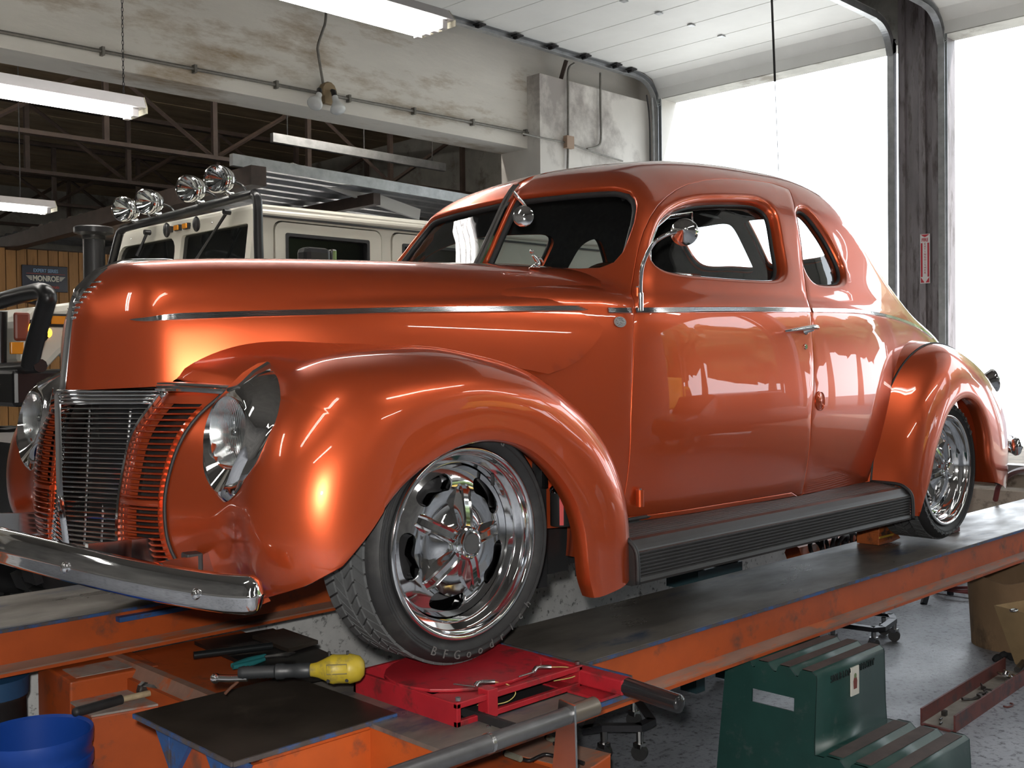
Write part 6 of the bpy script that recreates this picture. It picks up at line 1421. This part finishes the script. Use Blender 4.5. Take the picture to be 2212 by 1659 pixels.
# stands and air hose under the runway
JM = mat('dark_blue_iron', (.035, .045, .06), .5, .3, var=.2, var_scale=12)
def stand(feet, top, label, r=.020):
    P = [on_z(px, py, 0) for px, py in feet]; c = np.mean(P, 0); t = thing('floor_stand', (c[0], c[1], 0), label, 'stand', 'iron stands under the runway')
    T = np.array([c[0], c[1], top])
    for p in P: MB().tube([p, T+(p-T)*.12], r, 4).build('leg', JM, t)
    for i in range(len(P)): MB().tube([P[i]*.75+T*.25, P[(i+1) % len(P)]*.75+T*.25], r*.55, 4).build('stretcher', JM, t)
    MB().cyl(T-[0, 0, .06], T+[0, 0, .01], r*1.9, 10).build('stand_head', JM, t)
stand([(1995, 1305), (2053, 1285), (2085, 1252)], .42, 'dark iron stand just under the flange, left of the hose coil')
stand([(2170, 1262), (2206, 1264), (2130, 1266)], .44, 'dark iron stand at the right edge above the fibre drum')
HOSE = mat('red_air_hose', (.26, .07, .07), .5)
hc = on_z(2135, 1258, .012); hs = thing('air_hose', hc, 'dull red air hose coiled on the floor beneath the runway end', 'hose')
pts = []
for k in range(46): a = k*.42; r = .50+.06*sin(k*.7)-.003*k; pts.append(hc+np.array([r*cos(a)*1.15+.06*sin(k), r*sin(a)*.55, .004+.0012*k]))
MB().tube(hermite(pts, 3), .010, 6).build('hose_coil', HOSE, hs, smooth=60)
MB().tube(hermite([on_z(px, py, z) for px, py, z in ((2240, 1010, .9), (2190, 1020, .80), (2160, 1045, .70), (2150, 1080, .60))], 5), .014, 8).build('loose_hose', HOSE, None, label='red hose hanging in front of the beige slab behind the rear wheel', cat='hose')
# jack bridge and chain under the car
jk = thing('bridge_jack', (4.0, 2.95, 0), 'dark teal rolling jack between the runways under the car', 'jack'); TEAL = mat('dark_teal_paint', (.03, .07, .085), .5)
a, b = on_y(1500, 1262, 2.6), on_y(1578, 1240, 2.6)
for x0, x1 in ((a[0]-.02, a[0]+.04), (b[0]-.03, b[0]+.03)): MB().box((x0, 2.58, .016), (x1, 2.66, .60)).build('post', TEAL, jk)
MB().box((a[0]-.05, 2.60, .10), (b[0]+.05, 2.70, .34)).build('jack_body', BLACK, jk); MB().box((a[0]-.03, 2.56, .44), (b[0]+.03, 2.72, .52)).build('saddle', TEAL, jk)
lk = thing('link_chain', (5.6, 2.9, .5), 'heavy dark chain draped over an orange bar under the rear of the car', 'chain')
p0, p1 = on_y(1752, 1185, 2.95), on_y(1895, 1150, 2.95)
MB().tube([p0+[-.1, .05, -.02], p1+[.3, .05, -.02]], .05, 8).build('orange_bar', ORG, lk)
for k in range(9):
    p = p0+(p1-p0)*k/8.0+np.array([0, -.03, .0]); MB().tube([p+np.array([.055*cos(t), .02*sin(t+k), .045*sin(t)]) for t in np.linspace(0, 2*pi, 13)[:-1]], .012, 6, closed=True).build('chain_link', DARKM, lk, smooth=60)
MB().box((7.3, 2.4, .0), (7.58, 3.2, .50)).build('far_support', mat('beige_concrete', (.5, .43, .36)), None, label='beige concrete block under the far end of the runways', cat='block')
# left foreground: bucket, drum, hammer
BLU = mat('blue_plastic', (.010, .055, .30), .35, var=.1, var_scale=5)
bc_ = at_d(74, 1572, 2.84); bc_ = np.array([bc_[0], bc_[1], 0]); bk = thing('bucket', bc_, 'blue plastic bucket at the lower left corner', 'bucket')
bp_ = [(0, .012), (.122, .012), (.139, .366), (.146, .372), (.147, .366), (.146, .34), (.1425, .335), (.142, .315), (.1465, .312), (.146, .290), (.1405, .286), (.140, .268), (.144, .265), (.1435, .258), (.138, .254), (.124, .0), (0, 0)]
MB().lathe([(r, z*1.10) for r, z in bp_], bc_, 'z', 48).build('bucket_wall', BLU, bk, smooth=35)
lb = MB().grid([[(bc_[0]+r*cos(t), bc_[1]+r*sin(t), z) for t in np.linspace(-1.75, -.55, 16)] for r, z in ((.1385, .235), (.1285, .06))]).build('paper_label', mat('paper_label', (.62, .62, .60), .6), bk, smooth=180)
MB().grid([[(bc_[0]+r*cos(t), bc_[1]+r*sin(t), z) for t in np.linspace(-1.75, -.55, 16)] for r, z in ((.1389, .236), (.1384, .226))]).build('label_stripe', mat('label_red', (.45, .03, .05), .6), lb, smooth=180)
for k in range(4):
    t0 = -.98+.12*(k % 2); MB().grid([[(bc_[0]+r*cos(t), bc_[1]+r*sin(t), z) for t in np.linspace(t0-.14, t0+.14, 6)] for r, z in ((.1375-.0005*k, .212-.011*k), (.137-.0005*k, .207-.011*k))]).build('label_print', mat('label_grey', (.2, .2, .22), .6), lb)
bd = on_z(20, 1478, .48)+[.05, .30, 0]; dr = thing('oil_drum', (bd[0], bd[1], 0), 'dark steel drum with a blue top under the far runway', 'drum')
MB().lathe([(0, 0), (.10, 0), (.10, .36), (.104, .365), (.104, .375), (.0, .375)], (bd[0], bd[1], 0), 'z', 28).build('drum_body', DARKM, dr, smooth=40); MB().lathe([(.108, .375), (.110, .43), (.06, .44), (.06, .455), (0, .455)], (bd[0], bd[1], 0), 'z', 28).build('drum_lid', mat('dull_blue_lid', (.02, .07, .16), .5), dr, smooth=40)
HZ = .402
h0, h1, h2, h3 = on_z(166, 1538, HZ+.014), on_z(262, 1511, HZ+.014), on_z(318, 1500, HZ+.014), on_z(338, 1494, HZ+.014)
hm_ = thing('hammer', h1, 'lump hammer with black grip lying on the orange ledge', 'hammer')
MB().cyl(h0, h1, .014, 14).ball(h0, .014, 10, 6).build('grip', RUBBER, hm_, smooth=50); MB().cyl(h1, h3, .009, 12).build('handle', mat('worn_wood', (.40, .32, .20), .6, var=.2, var_scale=30), hm_, smooth=50)
hd = np.array([.3, -.9, 0]); hd /= np.linalg.norm(hd)
MB().cyl(h3-hd*.045, h3+hd*.045, .019, 8).cyl(h3-hd*.058, h3-hd*.045, .023, 8).cyl(h3+hd*.045, h3+hd*.058, .023, 8).build('hammer_head', OILY, hm_, smooth=30)
a, b = on_z(345, 1487, HZ+.006), on_z(378, 1488, HZ+.006); MB().cyl(a, b, .007, 10).build('socket_bar', OILY, None, smooth=40, label='short dark bar on the ledge beside the hammer head', cat='bar')
# tools on the dark plates of the crossbeam
dp = [on_z(px, py, .47) for px, py in ((415, 1392), (560, 1362), (690, 1362), (560, 1410), (770, 1450), (720, 1466), (650, 1470))]
cp_ = [on_z(px, py, .462) for px, py in ((420, 1385), (590, 1357), (800, 1450), (640, 1480))]
MB().prism([p+[0, 0, -.012] for p in cp_], (0, 0, .012)).build('steel_plate', mat('black_oily_plate', (.018, .018, .018), .4, .3), None, label='black oily steel plate lying on the orange crossbeam', cat='plate')
cp2 = [on_z(px, py, .476) for px, py in ((545, 1372), (612, 1357), (687, 1383), (624, 1402))]
MB().prism([p+[0, 0, -.012] for p in cp2], (0, 0, .012)).build('steel_plate', bpy.data.materials['oiled_plate'], None, label='brown steel plate beyond the pliers, resting on the black plate', cat='plate')
a, b = on_z(418, 1416, .478), on_z(588, 1395, .478); MB().cyl(a, b, .012, 16).build('iron_bar', mat('black_bar', (.03, .033, .035), .3, .6), None, smooth=40, label='round black bar lying on the black plate', cat='bar')
pl_ = thing('pliers', on_z(550, 1430, .47), 'pliers with teal handles beside the yellow work light', 'pliers'); TL_ = mat('teal_grip', (.02, .16, .17), .45)
for k, pix in enumerate((((502, 1438), (535, 1426), (573, 1416)), ((503, 1441), (540, 1434), (571, 1424)))): MB().tube([on_z(px, py, .474+.004*k) for px, py in pix], [.008, .009, .006], 8).build('handle', TL_, pl_, smooth=50)
MB().tube([on_z(px, py, .476) for px, py in ((572, 1419), (600, 1416), (620, 1415), (637, 1410))], [.005, .007, .009, .003], 6).build('jaw', OILY, pl_, smooth=50)
wl = thing('work_light', on_z(735, 1470, .60), 'dirty yellow caged work light lying on the table edge', 'lamp'); YEL = mat('dirty_yellow', (.38, .28, .02), .45, var=.12, var_scale=10, dirt=(.12, .10, .05), dirt_amt=.3, dirt_scale=14)
A = at_d(683, 1447, 2.36); B = at_d(788, 1443, 2.36); ax_ = (B-A)/np.linalg.norm(B-A); Lb = np.linalg.norm(B-A); r_ = .031
MB().lathe([(.014, -.012), (.016, 0), (.018, .006), (r_*.72, .016), (r_*.98, .032), (r_*1.04, .038), (r_, .044), (r_*1.0, Lb*.66), (r_*1.05, Lb*.70), (r_, Lb*.75), (r_*.86, Lb*.9), (r_*.5, Lb*.985), (0, Lb)], A, ax_, 28).build('lamp_shell', YEL, wl, smooth=40)
side_ = -_f; side_ = side_-ax_*(side_@ax_); side_ /= np.linalg.norm(side_); u_ = np.cross(side_, ax_); u_ = u_ if u_[2] > 0 else -u_
pc = A+ax_*Lb*.47+side_*r_*.985+u_*.007
MB().tube([pc+ax_*sx_*.022+u_*sz_*.010 for sx_, sz_ in ((-1, -1), (1, -1), (1, 1), (-1, 1))], .0016, 5, closed=True).build('embossed_window', mat('dirty_groove', (.16, .13, .05), .6), wl)
for sx_ in (.28, .66): q = A+ax_*Lb*sx_; MB().cyl(q+u_*r_*.95, q+u_*(r_+.008), .003, 6).build('cage_rivet', DARKM, wl); MB().cyl(q-u_*r_*.6+side_*r_*.75, q-u_*r_*.62+side_*r_*.86, .004, 8).build('cage_rivet', DARKM, wl)
hp_ = A-ax_*.012
MB().lathe([(.0145, 0), (.0165, .004), (.0165, .03), (.015, .034), (.015, .055), (.0175, .060), (.0175, .075), (.014, .078)]+[(.0135+.0012*(k % 2), .080+.0045*k) for k in range(17)]+[(.012, .158), (.0, .160)], hp_, -ax_, 20).build('handle', mat('black_grip', (.02, .022, .024), .45), wl, smooth=30)
t0 = hp_-ax_*.160; MB().tube([t0+ax_*.02-u_*.012, t0-ax_*.02-u_*.012, t0-ax_*.045-u_*.010], .008, 10).ball(t0-ax_*.050-u_*.010, .0115, 12, 8).build('chrome_hook', CHROME, wl, smooth=60)
MB().tube(hermite([t0+ax_*.01, t0+ax_*.0-u_*.018, t0-ax_*.02-u_*.035, t0-ax_*.03-u_*.045], 4), .0035, 6).build('cord', mat('brown_cord', (.12, .05, .03), .6), wl, smooth=60)
# yard: a parked sedan, a yellow truck and a grey bin, mirrored in the coupe's side
def sedan(x, y, rot, col, label):
    t = thing('parked_car', (x, y, 0), label, 'car', 'cars parked in the yard'); t['own_frame'] = 1; t.rotation_euler = (0, 0, rot)
    m = mat(label[:12]+'_paint', col, .25, coat=.8)
    prof = [(-2.3, .35), (-2.35, .62), (-2.2, .80), (-1.0, .92), (-.45, 1.38), (.75, 1.42), (1.35, .98), (2.2, .90), (2.35, .65), (2.3, .35)]
    MB().prism([(a, -.85, b) for a, b in prof], (0, 1.7, 0)).build('car_body', m, t, bevel=.08)
    for s in (-.87, .87):
        MB().prism([(-.92, s-.01, .95), (-.42, s-.01, 1.32), (.05, s-.01, 1.35), (.05, s-.01, .96)], (0, .02, 0)).build('side_window', GLASS, t); MB().prism([(.12, s-.01, .96), (.12, s-.01, 1.35), (.70, s-.01, 1.35), (1.20, s-.01, .98)], (0, .02, 0)).build('side_window', DGLASS, t)
        for a in (-1.4, 1.4): o = MB().cyl((a, s-.1, .32), (a, s+.02, .32), .32, 24).build('wheel', RUBBER, t, smooth=40); MB().cyl((a, s+.0, .32), (a, s+.03, .32), .19, 20).build('hubcap', CHROME, o, smooth=40)
sedan(7.9, -2.5, radians(2), (.05, .012, .012), 'dark maroon sedan parked in the bay to the right of the coupe')
sedan(16.8, -9.5, radians(70), (.55, .52, .50), 'pale sedan parked further out in the yard')
yb = thing('yellow_truck', (15.0, -13.5, 0), 'yellow box truck standing at the side of the yard', 'truck', own=True); YB = mat('bus_yellow', (.62, .36, .03), .35, coat=.5)
MB().box((-3, -1.1, .7), (2.0, 1.1, 2.9)).build('box_body', YB, yb, bevel=.15); MB().prism([(2.0, -1.05, .6), (3.6, -1.05, .6), (3.6, -1.05, 1.4), (3.0, -1.05, 2.3), (2.0, -1.05, 2.35)], (0, 2.1, 0)).build('truck_cab', YB, yb, bevel=.12)
for s in (-1.07, 1.05): MB().prism([(2.2, s, 1.4), (3.35, s, 1.4), (2.95, s, 2.1), (2.2, s, 2.1)], (0, .03, 0)).build('cab_window', DGLASS, yb)
for a in (-2, 2.7):
    for s in (-1.1, .85): MB().cyl((a, s, .45), (a, s+.25, .45), .45, 24).build('wheel', RUBBER, yb, smooth=40)
gb = thing('yard_bin', (19.3, 3.4, 0), 'grey steel bin standing in the yard beyond the rear wheel', 'bin')
MB().box((18.6, 2.2, .05), (20.0, 4.3, 1.25)).build('bin_body', mat('grey_bin_paint', (.30, .34, .38), .5), gb, bevel=.03); MB().box((18.55, 2.15, 1.25), (20.05, 4.35, 1.31)).build('bin_lid', GALV, gb)
